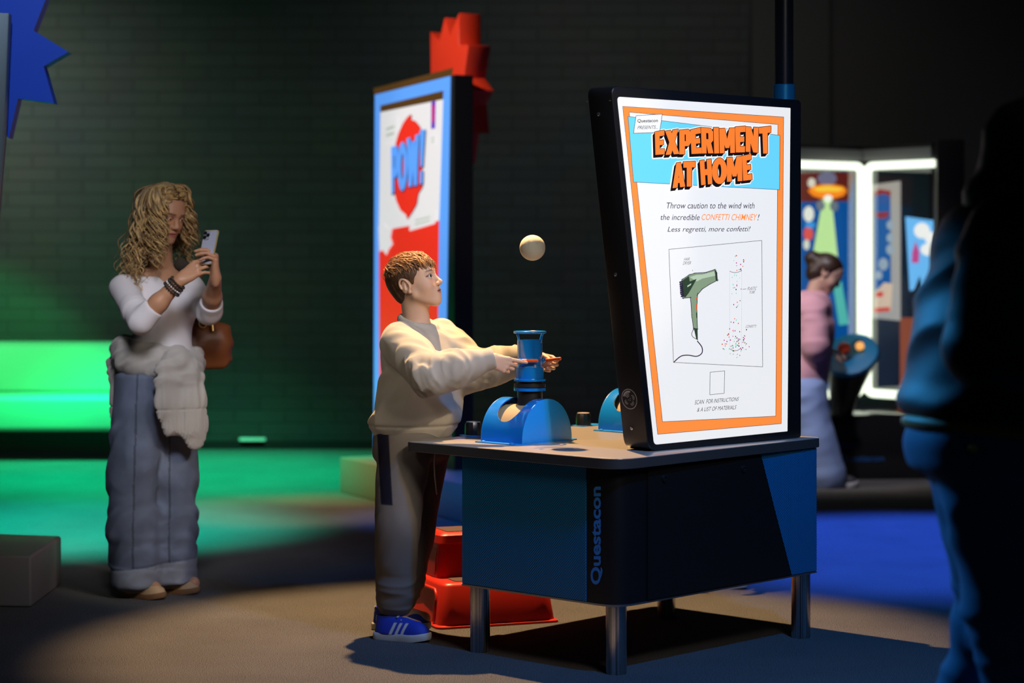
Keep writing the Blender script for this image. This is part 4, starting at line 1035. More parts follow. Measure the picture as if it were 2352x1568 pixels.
# ---- hands
def hand(F, wrist, d, n, t, s=1.0, curls=((.3, .4, .3),)*4, spread=.06, thumb=(.5, .2), k=.0035):
    """wrist point, d towards the fingers, n out of the palm, t to the thumb side; s 1 = adult; curls per finger index..little"""
    d, n, t = nrm(d), nrm(n), nrm(t); wrist = np.asarray(wrist, float); tips = []
    kn = [(.090, .027), (.094, .009), (.089, -.010), (.080, -.027)]; ln = [(.040, .024, .020), (.044, .028, .021), (.041, .026, .021), (.032, .019, .019)]
    rr = (.0092, .0094, .0088, .0078)
    F.cap(wrist-d*.02*s, wrist+d*.02*s, .022*s, .024*s, .012*s, (n, .72))
    for i, (x, y) in enumerate(kn):
        F.cap(wrist+(d*.012+t*y*.55)*s, wrist+(d*x+t*y)*s, .0155*s, .0118*s, .010*s)
    F.ell(wrist+(d*.045+n*.006)*s, A_(.042, .034, .013)*s, np.stack([d, t, n], 1), .010*s)
    for i, (x, y) in enumerate(kn):
        p = wrist+(d*x+t*y)*s; a = 0; c = curls[i % len(curls)]; sp = (1.5-i)*spread
        dd = nrm(d+t*sp)
        for j in range(3):
            a += c[j]; v = dd*math.cos(a)+n*math.sin(a); q = p+v*ln[i][j]*s
            F.cap(p, q, rr[i]*s*(1-.07*j), rr[i]*s*(1-.07*(j+1)), k*s if j else .006*s); p = q
        tips.append(p)
    b = wrist+(d*.026+t*.022+n*.006)*s; a1, a2 = thumb
    v1 = nrm(d*math.cos(.75-a1*.3)+t*math.sin(.75-a1*.3)*(1-a1*.8)+n*a1*.9); p1 = b+v1*.038*s
    v2 = nrm(v1+n*a2-t*a2*.5+d*.3); p2 = p1+v2*.030*s; v3_ = nrm(v2+n*a2*.6-t*a2*.6); p3 = p2+v3_*.025*s
    F.cap(b, p1, .0155*s, .0115*s, .010*s); F.cap(p1, p2, .0108*s, .0100*s, k*s); F.cap(p2, p3, .0100*s, .0080*s, k*s)
    return tips, p3
def arm(F, sh, el, wr, r=(.045, .036, .022), k=.02):
    F.cap(sh, el, r[0], r[1], k); F.cap(el, np.asarray(el)*.55+np.asarray(wr)*.45, r[1], (r[1]+r[2])/2*1.12, k); F.cap(np.asarray(el)*.55+np.asarray(wr)*.45, wr, (r[1]+r[2])/2*1.12, r[2], k)
def leg(F, hp, kn, an, r=(.07, .05, .034), k=.03):
    F.cap(hp, kn, r[0], r[1], k); c = np.asarray(kn)*.68+np.asarray(an)*.32; F.cap(kn, c, r[1], r[1]*1.02, k); F.cap(c, an, r[1]*1.02, r[2], k)
def foot(F, an, f, L, k=.02):
    f = nrm(A_(f[0], f[1], 0)); an = np.asarray(an, float); z = A_(0, 0, 1)
    F.cap(an-z*(an[2]-.05)*.6, A_(an[0], an[1], .045)+f*L*.45, .033, .025, k)
def shoe(name, heel, f, L, parent, m_up, m_sole, tint=None, Wd=None, ankle=.085, sole_h=.026, h=.003, lace=None, toe_h=.048):
    """heel: ground point at the back; f: pointing direction"""
    f = nrm(A_(f[0], f[1], 0)); l = A_(-f[1], f[0], 0); z = A_(0, 0, 1); H = np.asarray(heel, float); Wd = Wd or L*.37
    w_ = lambda a, b, c: H+f*a*L+l*b*Wd+z*c
    out = [(.0, -.18), (.0, .18), (.05, .32), (.25, .36), (.45, .38), (.68, .50), (.84, .47), (.95, .30), (1.0, .06), (1.0, -.10), (.95, -.28), (.84, -.42), (.68, -.46), (.45, -.38), (.25, -.36), (.05, -.32)]
    P = curve2([(a*L, b*Wd) for a, b in out]+[(out[0][0]*L, out[0][1]*Wd)], 4)[:-1]
    c0 = Vector((L*.5, 0))
    def ring(sc, zz, spring=True):
        o = []
        for p in P:
            q = c0+(p-c0)*sc; a = q.x/L; up = .010*max(0, a-.72)/.28*(1 if spring else 0)+.0
            o.append(Vector(H+f*q.x+l*q.y+z*(zz+up)))
        return o
    mb = MB(); mb.grid([ring(.97, 0), ring(1.0, .004), ring(1.01, sole_h*.6), ring(1.0, sole_h-.002), ring(.97, sole_h)])
    sole_mb = mb
    Fd = Field(); b = sole_h-.004
    Fd.ell(w_(.78, .02, b), A_(L*.20, Wd*.44, toe_h), np.stack([f, l, z], 1), .02)
    Fd.ell(w_(.48, 0, b), A_(L*.34, Wd*.37, toe_h*1.35), np.stack([f, l, z], 1), .025)
    Fd.loft([(w_(.20, 0, b), L*.19, Wd*.36), (w_(.19, 0, b+ankle*.55), L*.165, Wd*.30), (w_(.19, 0, b+ankle), L*.16, Wd*.27)], f, l, z, .025, .006)
    Fd.ell(w_(.19, 0, b+ankle+.010), A_(L*.125, Wd*.20, .030), np.stack([f, l, z], 1), .006, 's')
    Fd.half(w_(.5, 0, sole_h-.006), -z, .002)
    up = skin_mesh(name, Fd, h, m_up, parent, (lambda P: tint(np.stack([((P-H) @ f)/L, ((P-H) @ l)/Wd, (P-H) @ z], 1))) if tint else None)
    sole_mb.build('sole', m_sole, up, .8)
    if lace:
        for i in range(4):
            a = .42+.075*i; top = b+toe_h*1.33-.010*i-.0
            mb = MB(); mb.tube([Vector(w_(a+.01, s_, top+.002-.12*abs(s_)**2*Wd*2)) for s_ in (-.2, -.1, 0, .1, .2)], .0032, 6); mb.build('lace', lace, up, 3)
    return up
# ---- hair locks
def lock(mb, pts, r0, r1, flat=.55, n=6):
    c = [Vector(p) for p in pts]; N = len(c); rings = []; t0 = None
    for i, p in enumerate(c):
        d = (c[min(i+1, N-1)]-c[max(i-1, 0)]).normalized()
        t = (t0-d*t0.dot(d)) if t0 is not None else d.orthogonal()
        t = t.normalized() if t.length > 1e-6 else d.orthogonal().normalized(); t0 = t; b = d.cross(t)
        q = i/(N-1); r = (r0+(r1-r0)*q)*(1 if i else .6)
        rings.append([p+t*math.cos(2*PI*k/n)*r+b*math.sin(2*PI*k/n)*r*flat for k in range(n)])
    mb.grid(rings)
# ------------------------------------------------------------------ people
def P3(px, py, Y): return np.array(W(px, py, Y))
M_skin_boy = mat('skin_boy', (.6, .4, .3), .48, spec=.4, sss=.12, vcol=True, bump=.04, bscale=900)
M_skin_w = mat('skin_woman', (.6, .4, .3), .45, spec=.4, sss=.1, vcol=True, bump=.04, bscale=900)
M_skin_d = mat('skin_plain', (.55, .34, .25), .5, spec=.4)
# ================= the boy
def build_boy():
    f = A_(.86, -.51, 0); f /= np.linalg.norm(f); l = A_(-f[1], f[0], 0); z = A_(0, 0, 1); YC = 8.34
    root = thing('person', (-.40, 8.33, 0), 'young person in beige sweatshirt and taupe joggers holding the orange handles, looking up', 'person')
    hf = nrm(A_(.90, -.30, .32)); hd = Head(P3(954, 654, 8.32), hf, .88)
    sR, eR, wR_ = P3(919, 780, 8.20), P3(990, 862, 8.03), P3(1120, 826, 8.045)
    sL, eL, wL_ = P3(1012, 772, 8.46), P3(1092, 850, 8.36), P3(1222, 820, 8.215)
    hR, kR, aR = P3(930, 1005, 8.27), P3(912, 1215, 8.20), P3(906, 1418, 8.225)
    hL, kL, aL = P3(972, 1005, 8.40), P3(950, 1215, 8.42), P3(920, 1400, 8.41)
    foR, foL = nrm(A_(.92, -.40, 0)), nrm(A_(.97, -.24, 0))
    # body: one continuous surface
    F = Field(); hd.add(F, eye_open=1.4, mouth=2.4, dj=-.010)
    nb = P3(957, 752, YC)
    F.cap(hd.w(-.032, 0, -.035), nb, .041, .046, .025); F.cap(hd.w(-.010, 0, -.06), nb+f*.008, .036, .042, .02)
    F.loft([(P3(957, 745, YC), .05, .055), (P3(957, 775, YC), .075, .12), (P3(965, 830, YC), .085, .13), (P3(962, 920, YC), .085, .12), (P3(950, 1010, YC), .09, .13)], f, l, z, .03, .02)
    arm(F, sR, eR, wR_, (.040, .031, .021)); arm(F, sL, eL, wL_, (.040, .031, .021))
    leg(F, hR, kR, aR, (.068, .048, .032)); leg(F, hL, kL, aL, (.068, .048, .032)); foot(F, aR, foR, .2); foot(F, aL, foL, .2)
    hand(F, wR_, (.965, .02, -.26), (.10, 1, -.05), (.26, 0, .965), .80, ((.30, .12, .10), (.75, .95, .5), (.85, 1.05, .6), (.9, 1.05, .6)), .05, (.9, .5), .0025)
    hand(F, wL_, (.93, -.25, -.30), (-.15, -1, -.1), (.30, 0, .95), .80, ((.75, .8, .4), (.85, .95, .5), (.9, 1.0, .6), (.95, 1.0, .6)), .05, (.8, .3), .0025)
    tint = skin_tint(hd, (.66, .42, .29), (.50, .20, .16), (.12, .06, .03), .001)
    skin_mesh('body', F, .0022, M_skin_boy, root, tint)
    hd.eyes(A_(1.0, -.52, .42), root, (.035, .04, .035))
    # hair: cap of cropped hair plus locks
    M_hair = mat('hair_auburn', (.40, .175, .05), .42, var=.35, vscale=60, sheen=.3)
    Hf = Field()
    Hf.ell(hd.w(-.014, 0, .041), A_(.106, .085, .094)*hd.s, hd.R, .01); Hf.ell(hd.w(-.062, 0, -.015), A_(.040, .058, .055)*hd.s, hd.R, .03)
    hx = np.array([-.09, -.06, -.03, 0, .02, .045, .07, .10, .2]); hv = np.array([-.055, -.042, -.030, .018, .026, .050, .074, .098, .11])
    def cut(P):
        q = hd.loc(P); return (q[:, 0]-np.interp(q[:, 2], hx, hv)-.004*np.sin(q[:, 1]*160))*hd.s*.8
    Hf.add(lambda P: -cut(P), (-99,)*3, (99,)*3, .003, 's')
    for y in (-1, 1): Hf.ell(hd.w(-.010, y*.088, -.004), A_(.024, .030, .036)*hd.s, hd.R, .004, 's')
    Hf.add(lambda P: (hd.loc(P)[:, 2]+.072+.3*(hd.loc(P)[:, 0]+.09))*hd.s, (-99,)*3, (99,)*3, .006, 's')
    def groove(P):
        q = hd.loc(P); a = np.arctan2(q[:, 1], q[:, 0]+.02)
        return .0016*(2*vnoise(np.stack([a*26, q[:, 2]*28+q[:, 0]*8, a*3+q[:, 0]*20], 1))-1)-.004*sm(-q[:, 2], -.045, .03)*hd.s
    Hf.warp(groove)
    hair = skin_mesh('hair', Hf, .0026, mat('hair_auburn_short', (.075, .034, .013), .5, var=.4, vscale=90, bump=.6, bscale=260), root)
    rnd = random.Random(11); mbT, mbS = MB(), MB()
    for i in range(1500):
        a = rnd.uniform(-PI, PI); e = math.asin(rnd.uniform(.18, 1.0))
        n = A_(math.cos(e)*math.cos(a), math.cos(e)*math.sin(a), math.sin(e))
        p = A_(-.012, 0, .040)+n*A_(.106, .085, .096)*.99
        if p[0] > np.interp(p[2], hx, hv)+.004: continue
        # comb direction: forward on top, down at the sides and back
        g = A_(1.0, .25*math.sin(7*a+3*e)+rnd.uniform(-.5, .5), 0)*max(0, n[2]-.1)+A_(.35*math.cos(a), 0, -1)*(1-n[2])*.9
        g = g-n*(g @ n); g = nrm(g); L = rnd.uniform(.026, .050)*(1.0 if n[2] > .45 else .5); lift = rnd.uniform(.25, .75)*(1.2 if n[2] > .5 else .25)
        if n[0] > .35 and n[2] > .25: L *= 1.35
        tw = nrm(np.cross(n, g))*rnd.uniform(-.5, .5); pts = []
        for t in np.linspace(0, 1, 6):
            s_ = t*L; pts.append(hd.w(*(p+(g+tw*t)*s_+n*(lift*s_-(lift+.9)*s_*s_/L*.55+.002))))
        top = n[2]+.25*rnd.uniform(-1, 1) > .38
        lock(mbT if top else mbS, pts, rnd.uniform(.0024, .0042)*(.9 if top else .55), .0005, .6, 5)
    mb = mbT
    for i in range(34):      # fringe hanging over the brow
        y = rnd.uniform(-.052, .058); x0 = .074-abs(y)*.35; p = A_(x0, y, .100-abs(y)*.35); L = rnd.uniform(.030, .046)
        pts = [hd.w(x0+.028*math.sin(t*1.5), y+.010*t*math.sin(i*1.7)-.006*t, p[2]+.012*t-L*1.15*t*t) for t in np.linspace(0, 1, 7)]
        lock(mb, pts, .0036, .0007, .6, 5)
    mb.build('hair_locks', M_hair, hair, 3.2); mbS.build('hair_locks', bpy.data.materials['hair_auburn_short'], hair, 3.2)
    # sweatshirt
    M_sw = mat('beige_fleece', (.43, .385, .31), .88, bump=.25, bscale=1400, sheen=.15)
    S_ = Field()
    S_.loft([(P3(956, 738, YC), .058, .066), (P3(955, 752, YC), .078, .105), (P3(957, 772, YC), .098, .150), (P3(964, 808, YC), .116, .168), (P3(968, 850, YC), .126, .168), (P3(966, 892, YC), .130, .164),
             (P3(959, 935, YC), .142, .172), (P3(951, 966, YC), .148, .174), (P3(947, 985, YC), .138, .166), (P3(946, 1006, YC), .128, .158)], f, l, z, .02, .012)
    for sh, el, wr in ((sR, eR, wR_), (sL, eL, wL_)):
        S_.cap(sh, sh*.5+el*.5, .067, .066, .03); S_.cap(sh*.5+el*.5, el, .066, .061, .02); m_ = el*.55+wr*.45
        S_.cap(el, m_, .061, .055, .02); e_ = el*.17+wr*.83; S_.cap(m_, e_, .057, .046, .015)
        d_ = nrm(wr-el); cu_ = nrm(np.cross(d_, z)); S_.loft([(e_, .041, .041), (e_+d_*.02, .0400, .0400), (wr+d_*.012, .0385, .0385), (wr+d_*.026, .0365, .0365)], cu_, np.cross(d_, cu_), d_, .003, .006)
        S_.half(wr+d_*.042, d_, .004) if False else None
        S_.wrinkle(sh, el, .075, .014, 15, 8, 2, 1.1); S_.wrinkle(el-d_*.05, e_-d_*.03, .064, .016, 17, 9, 5, -1.2); S_.wrinkle(el-d_*.06, el+d_*.09, .066, .012, 28, 10, 12, .6)
    n_ = 22
    ring = [P3(957, 741, YC)+f*(.062*math.cos(2*PI*i/n_)+.006)+l*.070*math.sin(2*PI*i/n_)+z*(-.020*math.cos(2*PI*i/n_)-.004) for i in range(n_+1)]
    S_.chain(ring, [.0125]*(n_+1), .002, (z, 1.5))
    nc_ = nb+z*.03+f*.004; S_.cap(nc_, nc_+z*.08, .052, .055, .006, None, 's')
    S_.wrinkle(P3(955, 870, YC), P3(948, 975, YC), .17, .018, 9, 6, 4, .9)
    S_.wrinkle(P3(957, 775, YC), P3(966, 890, YC), .16, .012, 8, 7, 8, 1.2)
    zb = P3(0, 974, YC)[2]
    def hem(P):
        r = np.abs(P[:, 0]+.37) < .3
        return -.005*np.exp(-((P[:, 2]-zb)/.005)**2)*(np.hypot(P[:, 0]-nb[0], P[:, 1]-nb[1]) < .21)
    S_.warp(hem)
    skin_mesh('sweatshirt', S_, .0038, M_sw, root)
    # joggers
    M_pt = mat('taupe_fleece', (.165, .145, .13), .95, spec=.12, bump=.25, bscale=1400, vcol=True)
    T = Field()
    T.loft([(P3(946, 985, YC), .128, .158), (P3(944, 1015, YC), .132, .158), (P3(946, 1050, YC), .125, .150)], f, l, z, .03, .02)
    for hp, kn, an, dx in ((hR, kR, aR, -1), (hL, kL, aL, 1)):
        o_ = A_(0, 0, 0)
        T.loft([(hp+z*.02, .100, .082), (hp*.75+kn*.25, .098, .084), (hp*.4+kn*.6, .086, .078), (kn, .078, .072), (kn*.6+an*.4, .072, .068), (kn*.22+an*.78, .064, .062), (an+z*.035, .058, .056), (an+z*.010, .048, .046)], f, l, z, .03, .012)
        T.wrinkle(kn*.45+an*.55, an+z*.03, .07, .009, 30, 6, 3+dx); T.wrinkle(hp, kn*.6+an*.4, .10, .010, 10, 7, 6+dx, .9)
    ztop, zbot = P3(0, 1000, 8.2)[2], P3(0, 1156, 8.2)[2]
    def ptint(P):
        c = np.tile(A_(.165, .145, .13), (len(P), 1)); px = CX+P[:, 0]/P[:, 1]*F_; py = HY-(P[:, 2]-CAMZ)/P[:, 1]*F_
        s1 = 866+(py-1000)*.055; m = sm(P[:, 2], zbot-.003, zbot+.003)*sm(px, s1-2, s1+2)*(1-sm(px, s1+25, s1+29))*(P[:, 1] < 8.33); m = m[:, None]; return c*(1-m)+m*A_(.012, .012, .024)
    skin_mesh('joggers', T, .0036, M_pt, root, ptint)
    MB().tube([P3(1000, 1030, 8.17), P3(997, 1060, 8.165), P3(999, 1095, 8.19), P3(1003, 1135, 8.22)], .0028, 8).build('drawcord', mat('cream_cord', (.5, .45, .38), .8), root, 3)
    # trainers
    M_up = mat('trainer_suede', (.01, .03, .4), .7, vcol=True, bump=.1, bscale=900); M_so = mat('trainer_sole', (.60, .57, .52), .6)
    def stint(q):
        a, b, c_ = q.T; col = np.tile(A_(.012, .040, .42), (len(q), 1)); w_ = A_(.62, .60, .56)
        t = a-(c_-.025)*1.9
        for k in (.345, .445, .545):
            m = ((1-sm(np.abs(t-k), .019, .031))*(1-sm(c_, .063, .068))*(np.abs(b) > .12))[:, None]; col = col*(1-m)+m*w_
        col[(a < .055) & (c_ > .066)] = w_; col[(a > .80) & (np.abs(b) < .0)] = w_; return col
    hlR, hlL = P3(861, 1466, 8.225), P3(856, 1444, 8.43)
    hlR[2] = hlL[2] = 0
    M_lace = mat('lace_white', (.5, .5, .48), .8)
    for h_, ff in ((hlR, foR), (hlL, foL)): shoe('trainer', h_, ff, .225, root, M_up, M_so, stint, .082, .066, .026, .0024, M_lace, .046)
    for an in (aR, aL):
        MB().lathe((an[0], an[1], .045), [(.030, 0), (.033, .05), (.034, .09)], 20).build('sock', mat('white_sock', (.55, .53, .50), .9), root, 3)
F_ = F
build_boy()
# ================= the woman taking a photograph
def build_woman():
    Y0 = 9.25; f = A_(.60, -.80, 0); l = A_(.80, .60, 0); z = A_(0, 0, 1)
    root = thing('person', (-1.42, 9.26, 0), 'person with long wavy blonde hair, white top and wide jeans holding up a smartphone', 'person')
    hf = nrm(A_(.66, -.66, -.36)); hd = Head(P3(377, 492, 9.20), hf, .93, roll=-.06)
    sR, eR, wR_ = P3(283, 662, 9.13), P3(324, 738, 8.93), P3(413, 644, 8.91)
    sL, eL, wL_ = P3(432, 655, 9.36), P3(482, 716, 9.13), P3(495, 638, 8.925)
    hR, kR, aR = P3(322, 860, 9.18), P3(302, 1110, 9.17), P3(310, 1335, 9.21)
    hL, kL, aL = P3(398, 860, 9.31), P3(397, 1110, 9.30), P3(394, 1325, 9.33)
    foR, foL = nrm(A_(.86, -.50, 0)), nrm(A_(.93, -.36, 0))
    F = Field(); hd.add(F, eye_open=.45, mouth=.6, eye_dz=-.004)
    nb = P3(366, 606, 9.27)
    F.cap(hd.w(-.030, 0, -.035), nb, .048, .050, .025); F.cap(hd.w(0, 0, -.06), nb+f*.014, .040, .044, .02)
    F.loft([(P3(364, 612, Y0), .06, .07), (P3(360, 640, Y0), .08, .145), (P3(366, 700, Y0), .095, .13), (P3(374, 780, Y0), .08, .105), (P3(362, 860, Y0), .10, .14)], f, l, z, .03, .02)
    arm(F, sR, eR, wR_, (.046, .040, .024)); arm(F, sL, eL, wL_, (.046, .040, .024))
    leg(F, hR, kR, aR, (.075, .055, .038)); leg(F, hL, kL, aL, (.075, .055, .038)); foot(F, aR, foR, .23); foot(F, aL, foL, .23)
    # her right hand reaches to the phone from the left, the left hand cups it from behind
    hand(F, wR_, (.80, .05, .60), (.25, .80, -.55), (-.52, .40, .76), .92, ((.25, .25, .2), (.3, .3, .25), (.35, .35, .3), (.4, .4, .3)), .12, (1.0, .5))
    hand(F, wL_, (.02, -.08, .99), (-.97, -.12, .05), (-.10, .97, .1), .92, ((.95, .55, .25), (1.05, .55, .25), (1.15, .55, .25), (1.25, .55, .25)), .05, (.8, .2))
    tint = skin_tint(hd, (.45, .235, .135), (.30, .065, .065), (.05, .03, .02), .0)
    skin_mesh('body', F, .0028, M_skin_w, root, tint)
    hd.eyes(A_(.8, -.5, -.55), root, (.06, .05, .03))
    # hair
    M_h = mat('hair_blonde', (.46, .30, .115), .38, var=.6, vscale=38, sheen=.2)
    Hf = Field(); Hf.ell(hd.w(-.016, 0, .040), A_(.104, .086, .092)*hd.s, hd.R, .01); Hf.ell(hd.w(-.055, 0, -.06), A_(.050, .078, .11)*hd.s, hd.R, .04)
    Hf.add(lambda P: -(hd.loc(P)[:, 0]-np.interp(hd.loc(P)[:, 2], [-.1, .04, .07, .10, .2], [-.01, .012, .050, .082, .10]))*hd.s, (-99,)*3, (99,)*3, .004, 's')
    Hf.warp(lambda P: .003*(2*vnoise(hd.loc(P)*A_(30, 90, 20))-1))
    hair = skin_mesh('hair', Hf, .004, mat('hair_dark_roots', (.11, .06, .025), .45, var=.4, vscale=40), root)
    rnd = random.Random(5); mbL, mbD = MB(), MB(); up = A_(0, 0, 1)
    for i in range(530):
        a = rnd.uniform(.55, 2*PI-.55)          # angle round the head, 0 = the face
        e = rnd.uniform(.15, 1.5)
        if rnd.random() < .22: a = rnd.choice((rnd.uniform(.42, .8), -rnd.uniform(.42, .8)))
        ar = a
        if i >= 430:                            # parting: roots near the middle, swept to the sides
            sg = 1 if i % 3 == 0 else -1; a = sg*rnd.uniform(.62, 1.05); ar = sg*rnd.uniform(.02, .5); e = rnd.uniform(.62, 1.45)
        n = A_(math.cos(e)*math.cos(ar), math.cos(e)*math.sin(ar), math.sin(e))
        root_p = A_(-.012, 0, .042)+n*A_(.104, .088, .094)
        if root_p[0] > .085: root_p[0] = .085
        p0 = hd.w(*root_p); side = 1 if math.sin(a) > 0 else -1
        out_l = nrm(A_(math.cos(a)*.9-.15, math.sin(a), 0)); ow = hd.R @ out_l; ow[2] = 0; ow = nrm(ow)
        front = math.cos(a) > .35
        L = rnd.uniform(.30, .45)*(.62 if front else 1.0)*(.72 if side > 0 else 1)
        R1 = rnd.uniform(.085, .125)*(.85 if front else 1); R2 = R1+rnd.uniform(.01, .075)*(1 if not front else .5)
        ph, fr, am = rnd.uniform(0, 6.3), rnd.uniform(13, 19), rnd.uniform(.006, .014); hc = hd.w(-.015, 0, .03); tg = np.cross(up, ow)
        pts = []; N = 26
        for t in np.linspace(0, 1, N):
            s_ = t*L; dz = s_*min(1, .35+1.3*t)+.0; q = hc+ow*0; r0 = np.linalg.norm((p0-hc)[:2])
            rr = r0+(R1-r0)*sm(np.array(t), 0, .28)+(R2-R1)*sm(np.array(t), .3, 1.0)
            c_ = A_(hc[0], hc[1], 0)+ow*rr; c_[2] = p0[2]+.012*math.sin(min(t*9, PI))-dz
            k_ = am*sm(np.array(t), .12, .5)*(1+.6*t); c_ = c_+tg*k_*math.sin(fr*2*PI*s_*.9+ph)+ow*k_*.8*math.cos(fr*2*PI*s_*.9+ph)
            if t < .15: c_ = c_*(t/.15)+p0*(1-t/.15)
            pts.append(c_)
        lock(mbD if rnd.random() < .33 else mbL, pts, rnd.uniform(.0045, .0075), .0012, .5, 5)
    mbL.build('hair_locks', M_h, hair, 3.2); mbD.build('hair_locks', mat('hair_lowlights', (.22, .125, .045), .42, var=.4, vscale=38), hair, 3.2)
    # white top with three-quarter sleeves
    M_top = mat('white_jersey', (.62, .61, .64), .8, bump=.15, bscale=1200, sheen=.1)
    S_ = Field()
    S_.loft([(P3(362, 628, Y0), .070, .120), (P3(359, 645, Y0), .090, .170), (P3(364, 680, Y0), .110, .155), (P3(370, 712, Y0), .122, .148), (P3(374, 750, Y0), .104, .128), (P3(374, 790, Y0), .100, .122), (P3(366, 835, Y0), .112, .145), (P3(362, 860, Y0), .115, .15)], f, l, z, .02, .02)
    bust = P3(370, 700, Y0)+f*.075
    for y in (-1, 1): S_.ell(bust+l*y*.062, A_(.055, .058, .06), np.stack([f, l, z], 1), .04)
    nc_ = nb+f*.030+z*.012
    for sh, el, wr in ((sR, eR, wR_), (sL, eL, wL_)):
        d_ = nrm(wr-el); S_.cap(sh, el, .057, .050, .03); S_.cap(el, el+d_*.02, .050, .049, .012); cu_ = nrm(np.cross(d_, z)); S_.loft([(el, .048, .048), (el+d_*.05, .048, .048), (el+d_*.075, .046, .046)], cu_, np.cross(d_, cu_), d_, .006, .004); S_.wrinkle(sh*.4+el*.6, el+d_*.02, .06, .008, 34, 7, 3)
        S_.half(el+d_*.062, d_, .003) if False else None
    S_.cap(nc_+z*.055+f*.05, nc_-z*.050+f*.03, .070, .050, .012, (f, 1.3), 's'); S_.cap(nb+z*.02, nb+z*.09, .06, .075, .01, None, 's')
    S_.wrinkle(P3(370, 730, Y0), P3(366, 840, Y0), .15, .006, 14, 6, 2, .5)
    skin_mesh('top', S_, .0042, M_top, root)
    # wide jeans with turned-up hems
    M_j = mat('light_denim', (.15, .19, .27), .85, bump=.2, bscale=900, var=.25, vscale=9, vcol=True)
    T = Field()
    T.loft([(P3(366, 815, Y0), .108, .135), (P3(362, 850, Y0), .120, .150), (P3(360, 890, Y0), .125, .155)], f, l, z, .03, .02)
    for hp, kn, an, sgn in ((hR, kR, aR, -1), (hL, kL, aL, 1)):
        T.loft([(hp, .112, .085), (hp*.6+kn*.4, .108, .088), (kn, .096, .084), (kn*.5+an*.5, .098, .086), (an+z*.06, .098, .088), (an-z*.012, .095, .086)], f, l, z, .03, .012)
        T.wrinkle(kn*.7+an*.3, an, .10, .020, 15, 6, 4+sgn, .9); T.wrinkle(hp*.5+kn*.5, kn*.5+an*.5, .10, .020, 9, 7, 7+sgn, 1.1); T.wrinkle(hp, kn, .11, .010, 7, 9, 17+sgn, -.8)
    zc = aR[2]+.062
    T.warp(lambda P: .005*sm(-(P[:, 2]-zc-.10*(P[:, 0]-aR[0])*-1), -.004, .004)-.004*np.exp(-((P[:, 2]-zc+.10*-(P[:, 0]-aR[0]))/.004)**2))
    def jt(P):
        c = np.tile(A_(.105, .135, .205), (len(P), 1)); n = vnoise(P*14); c *= (.82+.36*n)[:, None]
        for hp, an in ((hR, aR), (hL, aL)):
            t = (P[:, 2]-an[2])/(hp[2]-an[2]); cx_ = an+(hp-an)*t[:, None]; q = P-cx_; u = q @ l
            m = (np.abs(q @ (f*.55+l*.83)) < .004) & ((q @ (f*.9)) > 0) & (t < 1.05) & (np.linalg.norm(q[:, :2], axis=1) < .14); c[m] *= .5
        m = P[:, 2] < zc-.002+.10*(P[:, 0]-aR[0])*1; c[m] = A_(.19, .215, .27)
        return c
    skin_mesh('jeans', T, .0046, M_j, root, jt)
    # grey sweater knotted round the hips
    M_k = mat('grey_knit', (.36, .35, .33), .92, bump=.5, bscale=420, sheen=.2)
    K = Field(); n_ = 30; cz = P3(362, 822, Y0)
    ringp = [cz+f*.128*math.cos(2*PI*i/n_)+l*.158*math.sin(2*PI*i/n_)+z*(-.030*math.cos(2*PI*i/n_)+.022*math.sin(2*PI*i/n_+2.6)) for i in range(n_+1)]
    K.chain(ringp, [.027+.009*math.sin(i*1.3)**2 for i in range(n_+1)], .02, (z, 1.7))
    kn_ = P3(408, 832, 9.10)
    K.ell(kn_, A_(.050, .055, .048), None, .02)
    K.chain([kn_, P3(392, 870, 9.055), P3(390, 925, 9.05), P3(392, 972, 9.06)], [.040, .048, .052, .047], .015, (f, .42))
    K.chain([kn_, P3(430, 860, 9.09), P3(446, 920, 9.10), P3(449, 975, 9.11), P3(448, 1008, 9.11)], [.036, .044, .050, .050, .044], .015, (f, .42))
    K.chain([P3(308, 815, 9.12), P3(288, 850, 9.20), P3(278, 920, 9.26), P3(272, 1005, 9.30)], [.033, .040, .042, .030], .03, (l, .5))
    bk = cz-f*.118-l*.0
    K.loft([(bk-z*.33, .020, .13), (bk-z*.2, .028, .145), (bk, .033, .14)], f, l, z, .03, .012)
    K.wrinkle(P3(362, 780, Y0), P3(362, 860, Y0), .22, .010, 30, 8, 2, .5); K.wrinkle(kn_, P3(400, 990, 9.06), .09, .009, 6, 26, 6, .4)
    zr = P3(0, 940, 9.06)[2]
    K.warp(lambda P: .0013*np.sin(P @ (l*2*PI/.011))*(P[:, 2] < zr)-.003*np.exp(-((P[:, 2]-zr)/.004)**2))
    skin_mesh('knotted_sweater', K, .0042, M_k, root)
    # shoes, bracelets, necklace
    M_tan = mat('tan_suede', (.50, .34, .18), .8, bump=.1, bscale=700); M_gum = mat('gum_sole', (.20, .10, .04), .7)
    h1, h2 = P3(283, 1366, 9.235), P3(352, 1356, 9.35); h1[2] = h2[2] = 0
    for h_, ff in ((h1, foR), (h2, foL)): shoe('suede_shoe', h_, ff, .215, root, M_tan, M_gum, None, .088, .06, .022, .004, M_tan, .040)
    d_ = nrm(wR_-eR); e1 = nrm(np.cross(d_, z)); e2 = np.cross(d_, e1)
    M_bd, M_bs = mat('dark_beads', (.03, .022, .015), .5), mat('silver_beads', (.6, .6, .6), .3, metal=.7)
    for k, m_ in ((-.012, M_bd), (-.024, M_bd), (-.036, M_bs), (-.048, M_bd)):
        c_ = wR_+d_*k; r_ = .0305-k*.12; mb = MB()
        for i in range(20):
            a = 2*PI*i/20; mb.sphere(c_+(e1*math.cos(a)+e2*math.sin(a))*r_, .0050, 8, 6)
        mb.build('bracelet', m_, root, 3.2)
    mb = MB(); n_ = 20
